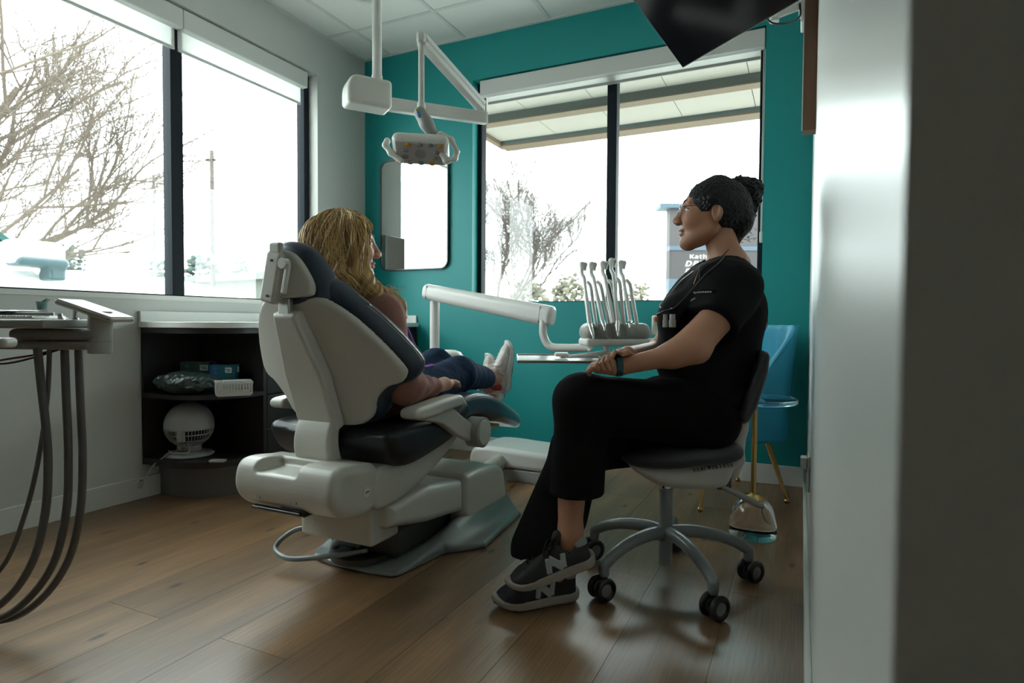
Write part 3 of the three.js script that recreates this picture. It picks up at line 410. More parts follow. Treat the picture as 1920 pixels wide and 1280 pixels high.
// ---------- delivery unit with instruments ----------
{
  const pA = V(-1.797, 0, -2.8), t = thing('delivery_unit', 'white dental delivery arm on a post carrying an instrument head and tray', 'delivery unit', pA);
  part(t, 'post', merge(cyl(V(pA.x, 0.02, pA.z), V(pA.x, 0.97, pA.z), 0.026, 0.026, 32), cyl(V(pA.x, 0.86, pA.z), V(pA.x, 1.0, pA.z), 0.0235, 0.0235, 32), cyl(V(pA.x, 0, pA.z), V(pA.x, 0.03, pA.z), 0.1, 0.09, 32)), M.lampWhite);
  const a0 = P(797, 546, 3.3), a1 = P(1038, 594, 2.86), ax = a1.clone().sub(a0).normalize(), sd = ax.clone().cross(V(0, 1, 0)).normalize(), ay = sd.clone().cross(ax).normalize(), mid = a0.clone().lerp(a1, 0.5), L = a0.distanceTo(a1);
  part(t, 'spring_arm', meshBox((x, y, z) => { const p = V(x, y, z).sub(mid), u = p.dot(ax), v = p.dot(ay), w = p.dot(sd), hv = 0.046 + 0.008 * u / L; const q = Math.hypot(Math.max(Math.abs(v) - hv + 0.03, 0), Math.max(Math.abs(w) - 0.035 + 0.03, 0)) - 0.03; return slab(q, u, L / 2, 0.02); }, mid, 0.42, 0.16, 0.36, 0.0085), M.lampWhite);
  for (const f of [0.045, 0.925]) { const c = a0.clone().lerp(a1, f), hv = 0.046 + 0.008 * (f - 0.5); part(t, 'arm_seam', frameBox(c, ax, ay, sd, 0.0015, hv * 2 - 0.02, 0.0712), M.grey); }
  const e0 = P(1019, 600, 2.87), e1 = P(1019, 628, 2.87), e2 = P(1030, 648, 2.86), e3 = P(1060, 652, 2.82), e4 = P(1105, 651, 2.77);
  part(t, 'elbow_pipe', tube([e0, e1, e2, e3, e4], 0.0185, 16, 60), M.lampWhite);
  const dome = P(842, 668, 3.12); part(t, 'support_dome', lathe([[0, 0.035], [0.03, 0.033], [0.06, 0.022], [0.073, 0.004], [0.074, -0.022], [0.07, -0.026], [0, -0.026]], dome), M.lampWhite); part(t, 'dome_socket', cyl(dome.clone().add(V(0.02, -0.045, 0)), dome.clone().add(V(0.02, -0.02, 0)), 0.013), M.grey);
  // instrument head
  const d = 2.72, hc = P(1153, 628, d), hx = CR.clone().multiplyScalar(0.97).addScaledVector(CF0, 0.22).setY(0).normalize(), hz = V(-hx.z, 0, hx.x), hy = V(0, 1, 0), S = d / FPX, A3 = [hx, hy, hz];
  const flutes = []; for (const px of [1108, 1133, 1157, 1180, 1203]) { const c = P(px, 618, d); flutes.push(cap(c.clone().addScaledVector(hz, 0.068).addScaledVector(hy, 0.03), c.clone().addScaledVector(hz, 0.07).addScaledVector(hy, -0.02), 0.024, 0.016)); }
  let hf = rbox(hc.clone().addScaledVector(hy, 0.012), 66 * S, 0.042, 0.065, 0.04, A3); for (const f of flutes) hf = cut(hf, f, 0.008);
  part(t, 'instrument_holder', meshBox(hf, hc, 0.2, 0.09, 0.2, 0.005), M.plasticGrey, 'grey fluted handpiece holder');
  part(t, 'head_tray', meshBox(rbox(hc.clone().addScaledVector(hy, -0.03), 65 * S, 0.018, 0.06, 0.016, A3), hc, 0.2, 0.1, 0.2, 0.006), M.lampWhite);
  part(t, 'head_bracket', merge(cyl(P(1135, 640, d), P(1140, 668, d), 0.016, 0.012), cyl(P(1098, 640, d), P(1108, 655, d), 0.014), frameBox(P(1222, 640, d), hx, hy, hz, 0.06, 0.03, 0.03, 0.012), cyl(P(1140, 660, d), P(1050, 672, 2.62), 0.01, 0.01)), M.lampWhite);
  part(t, 'head_handle', frameBox(P(1228, 610, d + 0.05), hx, hy, hz, 0.03, 0.09, 0.02, 0.009), M.lampWhite);
  // handpieces: wand, whip hose and tip each
  const wands = [[1092, 492, 1106, 612, 1112, 628], [1110, 492, 1130, 606, 1133, 612], [1131, 490, 1150, 606, 0, 0], [1147, 485, 1158, 606, 1158, 622], [1165, 489, 1182, 606, 1180, 606]], wm = mat(0.72, 0.73, 0.7, 0.22, { metalness: 0.1 });
  wands.forEach(([x0, y0, x1, y1, tx, ty], i) => {
    const q = (f, dx, dd) => P(x0 + 3 + (x1 - x0 - 3) * f + dx, y0 + 28 + (y1 - y0 - 28) * f, d + dd);
    const w = part(t, 'handpiece', taperTube([P(x0 + 1, y0 + 6, d + 0.01), P(x0 - 1, y0 + 20, d + 0.0), q(0.02, 0, -0.01), q(0.12, 0, -0.015), q(0.5, 0, -0.04), q(1, 0, -0.07)], [0.008, 0.009, 0.0075, 0.0105, 0.0105, 0.0105], 14, 50), wm);
    part(w, 'whip_hose', tube([q(0.1, 6, 0.01), q(0.16, 10, 0.0), q(0.5, 11, -0.02), q(1, 12, -0.045)], 0.0085, 10, 40), M.lampWhite);
    part(w, 'head_cap', meshBox(U(0.008, cap(P(x0 - 1, y0 + 2, d + 0.012), P(x0 + 6, y0 + 3, d + 0.012), 0.0095, 0.0085), cap(P(x0 - 2, y0 + 4, d + 0.01), P(x0 - 1, y0 + 20, d + 0.004), 0.0095, 0.0075), cap(P(x0 + 6, y0 + 4, d + 0.016), P(x0 + 5, y0 + 14, d + 0.016), 0.008, 0.006)), P(x0 + 1, y0 + 10, d + 0.01), 0.045, 0.05, 0.045, 0.0035), M.lampWhite);
    if (tx) part(w, 'tip', merge(taperTube([P(x1, y1 - 4, d - 0.075), P(tx, ty, d - 0.095)], [0.009, 0.011, 0.008], 12, 8), cyl(P(tx, ty, d - 0.095), P(tx + 1, ty + 8, d - 0.1), 0.006, 0.004)), M.chrome, 'chrome tip');
  });
  // tray
  const tc = P(1048, 673, 2.6), tx = CR.clone().setY(0).normalize(), tz = V(-tx.z, -0.055, tx.x).normalize(), ty = tz.clone().cross(tx).normalize();
  const tr = part(t, 'instrument_tray', merge(frameBox(tc, tx, ty, tz, 0.36, 0.006, 0.25, 0.003), frameBox(tc.clone().addScaledVector(tz, 0.125).add(V(0, 0.004, 0)), tx, ty, tz, 0.36, 0.01, 0.006, 0.003), frameBox(tc.clone().addScaledVector(tz, -0.125).add(V(0, 0.004, 0)), tx, ty, tz, 0.36, 0.01, 0.006, 0.003), frameBox(tc.clone().addScaledVector(tx, 0.178).add(V(0, 0.004, 0)), tx, ty, tz, 0.006, 0.01, 0.25, 0.003), frameBox(tc.clone().addScaledVector(tx, -0.178).add(V(0, 0.004, 0)), tx, ty, tz, 0.006, 0.01, 0.25, 0.003)), M.steel, 'shallow steel tray');
  part(tr, 'tray_clip', frameBox(P(1053, 664, 2.6), tx, hy, tz, 0.06, 0.016, 0.04, 0.007), M.lampWhite);
}
// ---------- operating light hung from the ceiling ----------
{
  const p0 = P(707, 180, 2.69), t = thing('operating_light', 'white dental operating light on a folding ceiling arm', 'operating light', V(p0.x, CH, p0.z)), x0 = p0.x, z0 = p0.z;
  part(t, 'ceiling_pole', cyl(V(x0, p0.y, z0), V(x0, CH, z0), 0.021, 0.021, 32), M.lampWhite);
  part(t, 'ceiling_plate', cyl(V(x0, CH - 0.02, z0), V(x0, CH, z0), 0.09, 0.09, 32), M.lampWhite);
  const end = P(912, 222, 2.95), s0 = P(722, 188, 2.69), ad = end.clone().sub(V(x0, 0, z0)).setY(0).normalize(), as = V(-ad.z, 0, ad.x), up = V(0, 1, 0);
  const hc = P(681, 180, 2.69); hc.x = x0; hc.z = z0; hc.addScaledVector(ad, -0.045).setY(P(681, 181, 2.69).y);
  part(t, 'pivot_housing', meshBox(cut(rbox(hc, 0.098, 0.062, 0.06, 0.018, [ad, up, as]), half(hc.clone().addScaledVector(ad, -0.092).add(V(0, 0.035, 0)), V(ad.x * 0.8, -0.6, ad.z * 0.8)), 0.02), hc, 0.15, 0.1, 0.15, 0.0055), M.lampWhite);
  part(t, 'pole_collar', cyl(V(x0, hc.y + 0.055, z0), V(x0, hc.y + 0.09, z0), 0.024, 0.024, 32), M.lampWhite);
  const b0 = V(x0, P(722, 190, 2.7).y - 0.01, z0), b1 = end.clone(); const bl = b1.clone().sub(b0), bx = bl.clone().normalize(), bz = bx.clone().cross(up).normalize(), by = bz.clone().cross(bx);
  part(t, 'horizontal_arm', frameBox(b0.clone().lerp(b1, 0.5), bx, by, bz, bl.length(), 0.056, 0.04, 0.006), M.lampWhite);
  part(t, 'arm_joint', cyl(end.clone().add(V(0, 0.02, 0)).addScaledVector(bx, -0.02), end.clone().add(V(0, 0.075, 0)).addScaledVector(bx, -0.02), 0.012), M.lampWhite);
  const s1 = P(904, 200, 2.95), s2 = P(790, 74, 2.52), sx = s2.clone().sub(s1), sl = sx.length(); sx.normalize(); const sz = sx.clone().cross(up).normalize(), sy = sz.clone().cross(sx);
  const sa = part(t, 'spring_arm', frameBox(s1.clone().lerp(s2, 0.5), sx, sy, sz, sl, 0.056, 0.042, 0.008), M.lampWhite);
  part(sa, 'arm_rib', frameBox(s1.clone().lerp(s2, 0.5).addScaledVector(sz, -0.021).addScaledVector(sy, 0.004), sx, sy, sz, sl * 0.96, 0.012, 0.006, 0.002), M.fascia);
  for (const f of [0.03, 0.06, 0.97]) part(sa, 'screw', cyl(s1.clone().lerp(s2, f).addScaledVector(sz, -0.02), s1.clone().lerp(s2, f).addScaledVector(sz, -0.023), 0.004), M.black);
  part(t, 'arm_cap', frameBox(P(790, 72, 2.52), CR0, up, CF0.clone().negate(), 0.036, 0.05, 0.05, 0.014), M.lampWhite);
  part(t, 'drop_tube', merge(cyl(P(790, 80, 2.52), P(790, 205, 2.52), 0.0125, 0.0125, 24), cyl(P(790, 194, 2.52), P(790, 206, 2.52), 0.0175, 0.0175, 24)), M.lampWhite);
  const k = part(t, 'neck', meshBox(U(0.02, chain([P(788, 212, 2.5), P(800, 232, 2.5), P(815, 258, 2.52)], [0.026, 0.026, 0.024])), P(800, 235, 2.5), 0.09, 0.1, 0.09, 0.005), M.grey, 'grey curved neck with touch buttons');
  for (const [px, py, c] of [[783, 206, 0], [785, 211, 1], [786, 215, 1], [787, 219, 1]]) part(k, 'touch_button', frameBox(P(px, py, 2.475), CR0, CU0, CF0.clone().negate(), 0.014, 0.007, 0.004, 0.002), c ? mat(0.03, 0.25, 0.6, 0.4) : mat(0.25, 0.3, 0.05, 0.4));
  // head: tilted face with twelve lenses
  const q = (px, py) => P(px, py, 2.5), fc = q(789, 283), fx = q(845, 300).sub(q(735, 290)).normalize();
  const fn = V(0.25, -0.8, 0.55).normalize(); fx.addScaledVector(fn, -fx.dot(fn)).normalize(); const fy = fn.clone().cross(fx).normalize(), at2 = (u, v, w) => fc.clone().addScaledVector(fx, u).addScaledVector(fy, v).addScaledVector(fn, w);
  part(t, 'lamp_head', meshBox(U(0.02, rbox(at2(0, 0, -0.012), 0.115, 0.068, 0.028, 0.026, [fx, fy, fn]), ell(at2(0.005, -0.01, -0.04), 0.09, 0.05, 0.022, [fx, fy, fn])), fc, 0.17, 0.13, 0.15, 0.005), M.lampWhite);
  const face = part(t, 'lens_face', frameBox(at2(0, 0, 0.0135), fx, fy, fn, 0.2, 0.108, 0.01, 0.005), mat(0.42, 0.42, 0.4, 0.2));
  const lensPts = [[-0.088, -0.044, 1], [-0.045, -0.046, 0], [0, -0.046, 0], [0.045, -0.046, 1], [-0.062, -0.016, 0], [0.06, -0.02, 0], [-0.06, 0.014, 0], [0.068, 0.012, 0], [-0.045, 0.043, 1], [0, 0.044, 0], [0.045, 0.044, 0], [0.085, 0.04, 1]];
  for (const [u, v, y] of lensPts) part(face, 'lens', new THREE.SphereGeometry(0.0125, 14, 10).scale(1.1, 0.8, 0.35).applyMatrix4(basis(fx, fy, fn, at2(u, v, 0.019))), y ? mat(0.5, 0.24, 0.02, 0.15) : mat(0.3, 0.33, 0.3, 0.08, { metalness: 0.6 }), y ? 'amber lens' : undefined);
  part(face, 'sensor_window', new THREE.CylinderGeometry(0.022, 0.022, 0.004, 24).rotateX(Math.PI / 2).applyMatrix4(basis(fx, fy, fn, at2(0, 0, 0.019))), mat(0.25, 0.25, 0.25, 0.2));
  part(t, 'handle', meshBox(U(0.01, chain([q(826, 252), q(846, 262), q(857, 284), q(853, 297), q(835, 302)], [0.014, 0.011, 0.01, 0.011, 0.011]), chain([q(820, 258), q(828, 285), q(838, 302)], [0.013, 0.016, 0.012])), q(840, 278), 0.08, 0.08, 0.08, 0.004), M.lampWhite);
  part(t, 'handle', meshBox(U(0.01, chain([q(726, 264), q(723, 272), q(733, 287), q(752, 301)], [0.013, 0.0125, 0.012, 0.012])), q(738, 282), 0.07, 0.07, 0.07, 0.004), M.lampWhite);
}
// ---------- utility box and hose on the floor ----------
{
  const t = thing('utility_box', 'low white floor utility box in front of the teal wall', 'utility box', V(-1.33, 0, -3.1));
  const bp = poly2(spline2([[-1.66, 0.065], [-1.665, 0.13], [-1.63, 0.168], [-1.35, 0.172], [-1.1, 0.15], [-1.04, 0.12], [-1.03, 0.065]], 6));
  part(t, 'cover', meshBox((x, y, z) => slab(Math.max(bp(x, y), 0.066 - y), z + 3.115, 0.165, 0.03), V(-1.35, 0.12, -3.115), 0.36, 0.08, 0.19, 0.008), M.lampWhite);
  part(t, 'base', box(-1.655, -1.04, 0, 0.064, -3.27, -2.955, 0.006), M.grey, 'grey base');
  const h0 = V(-1.475, 0.1, -2.96), h1 = V(-1.42, 0.09, -2.4), hp = []; for (let i = 0; i <= 56; i++) { const f = i / 56, c = h0.clone().lerp(h1, f); hp.push([0.0345 + (i % 2 ? 0.007 : 0), h0.distanceTo(h1) * f]); }
  const g = new THREE.LatheGeometry(hp.map(([r, y]) => new THREE.Vector2(r, y)), 24); g.applyQuaternion(new THREE.Quaternion().setFromUnitVectors(V(0, 1, 0), h1.clone().sub(h0).normalize())).translate(h0.x, h0.y, h0.z);
  part(t, 'corrugated_hose', g, mat(0.45, 0.44, 0.38, 0.6), 'pale corrugated hose');
}
// ---------- wall mirror and towel dispenser ----------
{
  const rr2 = (x0, x1, y0, y1, r) => { const s = new THREE.Shape(); s.moveTo(x0 + r, y0); s.lineTo(x1 - r, y0); s.absarc(x1 - r, y0 + r, r, -Math.PI / 2, 0); s.lineTo(x1, y1 - r); s.absarc(x1 - r, y1 - r, r, 0, Math.PI / 2); s.lineTo(x0 + r, y1); s.absarc(x0 + r, y1 - r, r, Math.PI / 2, Math.PI); s.lineTo(x0, y0 + r); s.absarc(x0 + r, y0 + r, r, Math.PI, Math.PI * 1.5); return s; };
  const t = thing('wall_mirror', 'rounded rectangular mirror with thin dark frame on the teal wall', 'mirror', V(-2.44, 1.22, ZB)), s = rr2(-2.722, -2.16, 1.222, 1.992, 0.06); s.holes.push(rr2(-2.715, -2.167, 1.229, 1.985, 0.054));
  part(t, 'frame', new THREE.ExtrudeGeometry(s, { depth: 0.022, bevelEnabled: true, bevelSize: 0.001, bevelThickness: 0.001, curveSegments: 12 }).translate(0, 0, ZB + 0.001), M.darkSteel);
  part(t, 'mirror_glass', new THREE.ExtrudeGeometry(rr2(-2.716, -2.166, 1.228, 1.986, 0.054), { depth: 0.015, bevelEnabled: false, curveSegments: 12 }).translate(0, 0, ZB + 0.003), mat(0.9, 0.92, 0.91, 0.015, { metalness: 1 }));
  const d = thing('towel_dispenser', 'brushed steel paper towel dispenser mounted behind the patient', 'dispenser', V(XL, 1.02, -3.28));
  part(d, 'cabinet', box(XL, XL + 0.1, 1.02, 1.5, -3.4, -3.16, 0.006), mat(0.5, 0.5, 0.48, 0.35, { metalness: 1 })); part(d, 'keyhole', box(XL + 0.099, XL + 0.102, 1.06, 1.1, -3.285, -3.28), M.black);
}
// ---------- television on its arm and the timber panel ----------
{
  const c = P(1280, 128, 2.6), n0 = V(-0.656, 0, 0.755), e = V(0.755, 0, 0.656), th = 48 * Math.PI / 180, up = V(0, Math.cos(th), 0).addScaledVector(n0, Math.sin(th)), n = n0.clone().multiplyScalar(Math.cos(th)).add(V(0, -Math.sin(th), 0));
  const w = 0.62, h = 0.36, q = (u, v, d) => c.clone().addScaledVector(e, u).addScaledVector(up, v).addScaledVector(n, d);
  const t = thing('television', 'black flat television tilted down on a wall arm', 'television', q(w / 2, h / 2, -0.1));
  part(t, 'bezel', frameBox(q(w / 2, h / 2, -0.012), e, up, n, w, h, 0.024, 0.004), M.black);
  part(t, 'screen', frameBox(q(w / 2, h / 2, 0.0005), e, up, n, w - 0.012, h - 0.012, 0.002), mat(0.008, 0.008, 0.01, 0.12));
  part(t, 'back_housing', meshBox(rbox(q(w * 0.6, h * 0.42, -0.04), w * 0.36, h * 0.36, 0.03, 0.02, [e, up, n]), q(w * 0.6, h * 0.42, -0.04), 0.36, 0.3, 0.36, 0.009), M.black);
  const a0 = q(w * 0.6, h * 0.42, -0.07), a1 = P(1452, 28, 2.62), a2 = P(1507, 8, 2.72), m = part(t, 'wall_arm', merge(cyl(a0, a1, 0.018), frameBox(a1.clone().lerp(a2, 0.5), a2.clone().sub(a1).normalize(), V(0, 1, 0), a2.clone().sub(a1).normalize().cross(V(0, 1, 0)).normalize(), a1.distanceTo(a2), 0.04, 0.03, 0.006), cyl(a2.clone().add(V(0, -0.055, 0)), a2.clone().add(V(0, 0.06, 0)), 0.02), cyl(a1.clone().add(V(0, -0.03, 0)), a1.clone().add(V(0, 0.04, 0)), 0.02)), M.lampWhite, 'white jointed arm');
  part(t, 'wall_plate', box(-0.03, XR, a2.y - 0.1, a2.y + 0.12, a2.z - 0.06, a2.z + 0.06, 0.004), M.lampWhite);
  part(t, 'cable', tube([q(w * 0.5, 0.03, -0.05), P(1430, 28, 2.6), P(1448, 43, 2.6), P(1472, 44, 2.6), P(1500, 30, 2.66), P(1500, 8, 2.68)], 0.004, 8, 60), M.black, 'black cable');
  // timber panel on the right wall that carries the arm
  const z0 = -2.62, y0 = P(1520, 250, 2.38).y, g = new THREE.BoxGeometry(1, 1, 1), p = g.attributes.position;
  for (let i = 0; i < p.count; i++) { const s = p.getX(i) > 0, tp = p.getY(i) > 0, f = p.getZ(i) > 0; p.setXYZ(i, s ? XR : (tp ? -0.014 : -0.012), tp ? 2.6 : y0, f ? z0 : z0 - 0.07); }
  g.computeVertexNormals();
  const wt = thing('wall_panel', 'narrow vertical timber board on the satin white wall beside the television arm', 'panel', V(0.01, y0, z0));
  part(wt, 'timber_panel', g.toNonIndexed(), M.panelWood); part(wt, 'edge_strip', box(-0.016, -0.0125, y0, 2.6, z0 - 0.004, z0 + 0.001), M.trim);
}
// wall outlet and switch on the satin wall
{ const t = thing('wall_outlet', 'white double outlet plate low on the satin white wall', 'outlet', V(XR, 0.3, -2.27)); part(t, 'plate', box(XR - 0.007, XR, 0.3, 0.42, -2.32, -2.24, 0.003), M.trim); for (const y of [0.325, 0.375]) part(t, 'socket', box(XR - 0.010, XR - 0.006, y, y + 0.03, -2.297, -2.263, 0.002), M.lampWhite); part(t, 'plug_adapter', box(XR - 0.03, XR - 0.008, 0.372, 0.412, -2.305, -2.255, 0.005), M.trim); }
// ---------- built-in cabinet along the white wall ----------
{
  const fx = -2.42, zE = -1.875, zD = -2.21, bx = XL + 0.004;
  const round = (ins, r, z1 = zD) => { const s = new THREE.Shape(), x1 = fx - ins, z0 = zE - ins; s.moveTo(bx, -z1); s.lineTo(x1, -z1); s.lineTo(x1, -(z0 - r)); s.absarc(x1 - r, -(z0 - r), r, 0, -Math.PI / 2, true); s.lineTo(bx, -z0); s.closePath(); return s; };
  const plateG = (ins, r, y0, y1, z1) => new THREE.ExtrudeGeometry(round(ins, r, z1), { depth: y1 - y0, bevelEnabled: false, curveSegments: 20 }).rotateX(-Math.PI / 2).translate(0, y0, 0);
  const t = thing('open_shelf_cabinet', 'dark wood open shelf cabinet with rounded end under the wide window', 'cabinet', V(-2.65, 0, -2.05));
  part(t, 'toe_kick', plateG(0.085, 0.26, 0, 0.165), M.laminate, 'grey laminate toe kick'); part(t, 'shelf', plateG(0.0, 0.26, 0.167, 0.197), M.darkWood); part(t, 'shelf', plateG(0.0, 0.26, 0.49, 0.512), M.darkWood);
  part(t, 'top_board', plateG(0.0, 0.24, 0.8, 0.825), M.darkWood); part(t, 'back_panel', box(bx, bx + 0.012, 0.165, 0.8, zD, zE), M.darkWood); part(t, 'side_panel', box(bx, fx, 0.165, 0.8, zD - 0.012, zD + 0.008), M.darkWood);
  const d = thing('drawer_cabinet', 'dark wood drawer cabinet between open shelves and teal wall', 'cabinet', V(-2.65, 0, -2.9));
  part(d, 'body', box(bx, fx - 0.02, 0.165, 0.825, ZB, zD - 0.012), M.darkWood); part(d, 'toe_kick', box(bx, fx - 0.085, 0, 0.165, ZB, zD - 0.013), M.laminate);
  for (let i = 0; i < 3; i++) { const z1 = zD - 0.016 - i * 0.44, z0 = Math.max(z1 - 0.434, ZB + 0.004); for (const [y0, y1] of [[0.17, 0.315], [0.32, 0.488], [0.493, 0.655], [0.66, 0.82]]) { const f = part(d, 'drawer_front', box(fx - 0.02, fx, y0, y1, z0, z1, 0.003), M.darkWood); part(f, 'handle', box(fx, fx + 0.025, (y0 + y1) / 2 - 0.006, (y0 + y1) / 2 + 0.006, (z0 + z1) / 2 - 0.05, (z0 + z1) / 2 + 0.05, 0.004), M.brass, 'small brass handle'); } }
  part(d, 'end_panel', box(fx - 0.03, fx + 0.002, 0, 0.825, ZB, ZB + 0.02), M.darkWood);
  const c = thing('countertop', 'white countertop with low backsplash under the wide window', 'countertop', V(-2.65, 0.826, -2.7));
  part(c, 'slab', new THREE.ExtrudeGeometry(round(-0.012, 0.25, ZB), { depth: 0.022, bevelEnabled: true, bevelSize: 0.003, bevelThickness: 0.003, bevelOffset: -0.003, curveSegments: 20 }).rotateX(-Math.PI / 2).translate(0, 0.829, 0), M.counter); part(c, 'backsplash', box(XL, XL + 0.018, 0.85, 0.905, ZB, zE + 0.01, 0.003), M.counter); part(c, 'end_splash', box(XL, fx, 0.85, 0.905, ZB, ZB + 0.016, 0.003), M.counter);
}
{ // shelf contents
  const y2 = 0.512, y1 = 0.197;
  const tex = (hue, side) => { const cv = document.createElement('canvas'); cv.width = 256; cv.height = 128; const q = cv.getContext('2d'); const g = q.createLinearGradient(0, 0, 256, 90); g.addColorStop(0, hue ? '#2b62a8' : '#274a4e'); g.addColorStop(0.55, hue ? '#2a6f72' : '#3a6a52'); g.addColorStop(1, '#245048'); q.fillStyle = g; q.fillRect(0, 0, 256, 128); q.fillStyle = '#d7e3e6'; q.font = 'bold 15px sans-serif'; q.globalAlpha = 0.45; q.fillText('FLEX', 44, 24); q.font = '20px sans-serif'; q.fillText('form', 40, 46); q.globalAlpha = 1; q.fillRect(170, 12, 72, 26); q.fillStyle = '#223'; q.font = '10px sans-serif'; q.fillRect(178, 20, 50, 3); q.fillRect(190, 28, 44, 3); for (let i = 0; i < 18; i++) q.fillRect(180 + i * 3.4, 96, i % 3 ? 1.2 : 2.2, 18); const t = new THREE.CanvasTexture(cv); t.colorSpace = THREE.SRGBColorSpace; return new THREE.MeshPhysicalMaterial({ map: t, roughness: 0.5 }); };
  const bx = (c, w, h, d, m) => frameBox(c, CR0, V(0, 1, 0), CF0.clone().negate(), w, h, d, 0);
  const g1 = P(372, 687, 3.1), g2 = P(421, 690, 3.03);
  single('glove_box', 'green and teal cardboard glove box behind the rolled bag', 'glove box', bx(V(g1.x, y2 + 0.07, g1.z), 0.15, 0.137, 0.07), tex(0), 'glove boxes on the shelf');
  single('glove_box', 'blue to green cardboard glove box behind the white basket', 'glove box', bx(V(g2.x, y2 + 0.066, g2.z), 0.116, 0.13, 0.07), tex(1), 'glove boxes on the shelf');
  const pc = P(352, 718, 2.9), bagM = mat(0.035, 0.055, 0.05, 0.3);
  single('plastic_bag', 'crumpled dark green plastic bag bundle on the upper shelf', 'bag', meshBox((x, y, z) => { const u = V(x - pc.x, y - y2 - 0.052, z - pc.z), a = u.dot(CR0) / 0.145, b = u.y / 0.052, c = u.dot(CF0) / 0.08; const r = Math.sqrt(a * a + b * b + c * c); const d = (r - 1) * 0.055 + 0.03 * (fbm(x * 20, y * 28, z * 20) - 0.5); return Math.max(d * 0.8, y2 + 0.001 - y); }, V(pc.x, y2 + 0.06, pc.z), 0.2, 0.08, 0.2, 0.008), bagM);
  { // white slotted basket
    const c = P(438, 738, 2.86), o = V(c.x, y2, c.z), X = CR0.clone().applyAxisAngle(V(0, 1, 0), 0.5), Z = V(-X.z, 0, X.x), t = thing('plastic_basket', 'small white slotted plastic basket on the upper shelf', 'basket', o), g = [], W = 0.15, D = 0.11, H = 0.062, k = (u, y, w, sx, sy, sz) => frameBox(o.clone().addScaledVector(X, u).addScaledVector(Z, w).add(V(0, y, 0)), X, V(0, 1, 0), Z, sx, sy, sz);
    part(t, 'base', k(0, 0.003, 0, W - 0.01, 0.006, D - 0.01), M.lampWhite); part(t, 'rim', merge([-1, 1].flatMap((s) => [k(0, H, s * D / 2, W + 0.01, 0.01, 0.008), k(s * W / 2, H, 0, 0.008, 0.01, D)])), M.lampWhite);
    part(t, 'lower_band', merge([-1, 1].flatMap((s) => [k(0, 0.012, s * D / 2, W, 0.014, 0.003), k(s * W / 2, 0.012, 0, 0.003, 0.014, D)])), M.lampWhite);
    for (const s of [-1, 1]) { for (let i = 0; i <= 12; i++) part(t, 'slat', k(-W / 2 + W * i / 12, 0.036, s * D / 2, 0.006, 0.05, 0.003), M.lampWhite); for (let i = 0; i <= 8; i++) part(t, 'slat', k(s * W / 2, 0.036, -D / 2 + D * i / 8, 0.003, 0.05, 0.006), M.lampWhite); }
    single('cotton_packet', 'small white packet lying in the slotted basket', 'packet', k(0.01, 0.052, 0.0, 0.11, 0.035, 0.08), mat(0.45, 0.48, 0.46, 0.7));
  }
  { // globe fan
    const fd = mat(0.36, 0.36, 0.345, 0.4), c0 = P(355, 797, 3.0), c = V(c0.x, y1, c0.z), s = V(c.x, c0.y + 0.004, c.z), t = thing('desk_fan', 'white globe desk fan with slotted lower half on the bottom shelf', 'fan', c);
    part(t, 'base', lathe([[0, 0], [0.108, 0], [0.112, 0.008], [0.1, 0.018], [0.055, 0.024], [0.052, 0.03], [0, 0.03]], c), fd); part(t, 'stem', lathe([[0, 0.02], [0.056, 0.02], [0.053, 0.075], [0.048, 0.08], [0, 0.08]], c), fd);
    part(t, 'rating_label', box(c.x - 0.015, c.x + 0.015, y1 + 0.035, y1 + 0.06, c.z + 0.054, c.z + 0.0553), M.grey);
    part(t, 'globe', new THREE.SphereGeometry(0.112, 48, 32, 0, Math.PI * 2, 0, Math.PI * 0.55).translate(s.x, s.y, s.z), fd); part(t, 'inner_core', new THREE.SphereGeometry(0.098, 32, 20).translate(s.x, s.y, s.z), M.black);
    for (let i = 0; i < 46; i++) { const a = i / 46 * Math.PI * 2, pts = []; for (let k = 0; k <= 6; k++) { const th = Math.PI * (0.54 + 0.34 * k / 6); pts.push(V(s.x + 0.111 * Math.sin(th) * Math.cos(a), s.y + 0.111 * Math.cos(th), s.z + 0.111 * Math.sin(th) * Math.sin(a))); } part(t, 'grille_rib', tube(pts, 0.0022, 5, 10), fd); }
    for (const th of [0.62, 0.72, 0.88]) { const r = 0.111 * Math.sin(Math.PI * th), pts = []; for (let i = 0; i < 24; i++) pts.push(V(s.x + r * Math.cos(i / 24 * 6.2832), s.y + 0.111 * Math.cos(Math.PI * th), s.z + r * Math.sin(i / 24 * 6.2832))); part(t, 'grille_ring', tube(pts, 0.003, 5, 48, true), fd); }
    part(t, 'motor_cover', frameBox(V(s.x, s.y - 0.04, s.z).addScaledVector(CF0, -0.101).addScaledVector(CR0, 0.012), CR0, V(0, 1, 0), CF0.clone().negate(), 0.035, 0.06, 0.02, 0.006), fd);
    part(t, 'power_cord', tube([V(c.x + 0.04, y1 + 0.05, c.z + 0.03), V(c.x + 0.07, y1 + 0.03, c.z + 0.06), V(c.x, y1 + 0.028, c.z + 0.09), V(c.x - 0.06, y1 + 0.03, c.z + 0.07), P(318, 848, 2.93), P(288, 872, 2.9), P(273, 895, 2.88), P(264, 908, 2.87)], 0.0035, 8, 90), fd, 'white cord hanging over the shelf end'); part(t, 'plug', cyl(P(266, 900, 2.87), P(262, 914, 2.87), 0.009, 0.011), fd);
  }
  single('remote_control', 'small grey remote control on the bottom shelf beside the fan', 'remote', frameBox(V(P(408, 856, 2.86).x, y1 + 0.006, P(408, 856, 2.86).z), CR0, V(0, 1, 0), CF0.clone().negate(), 0.07, 0.012, 0.035, 0.004), M.grey);
}
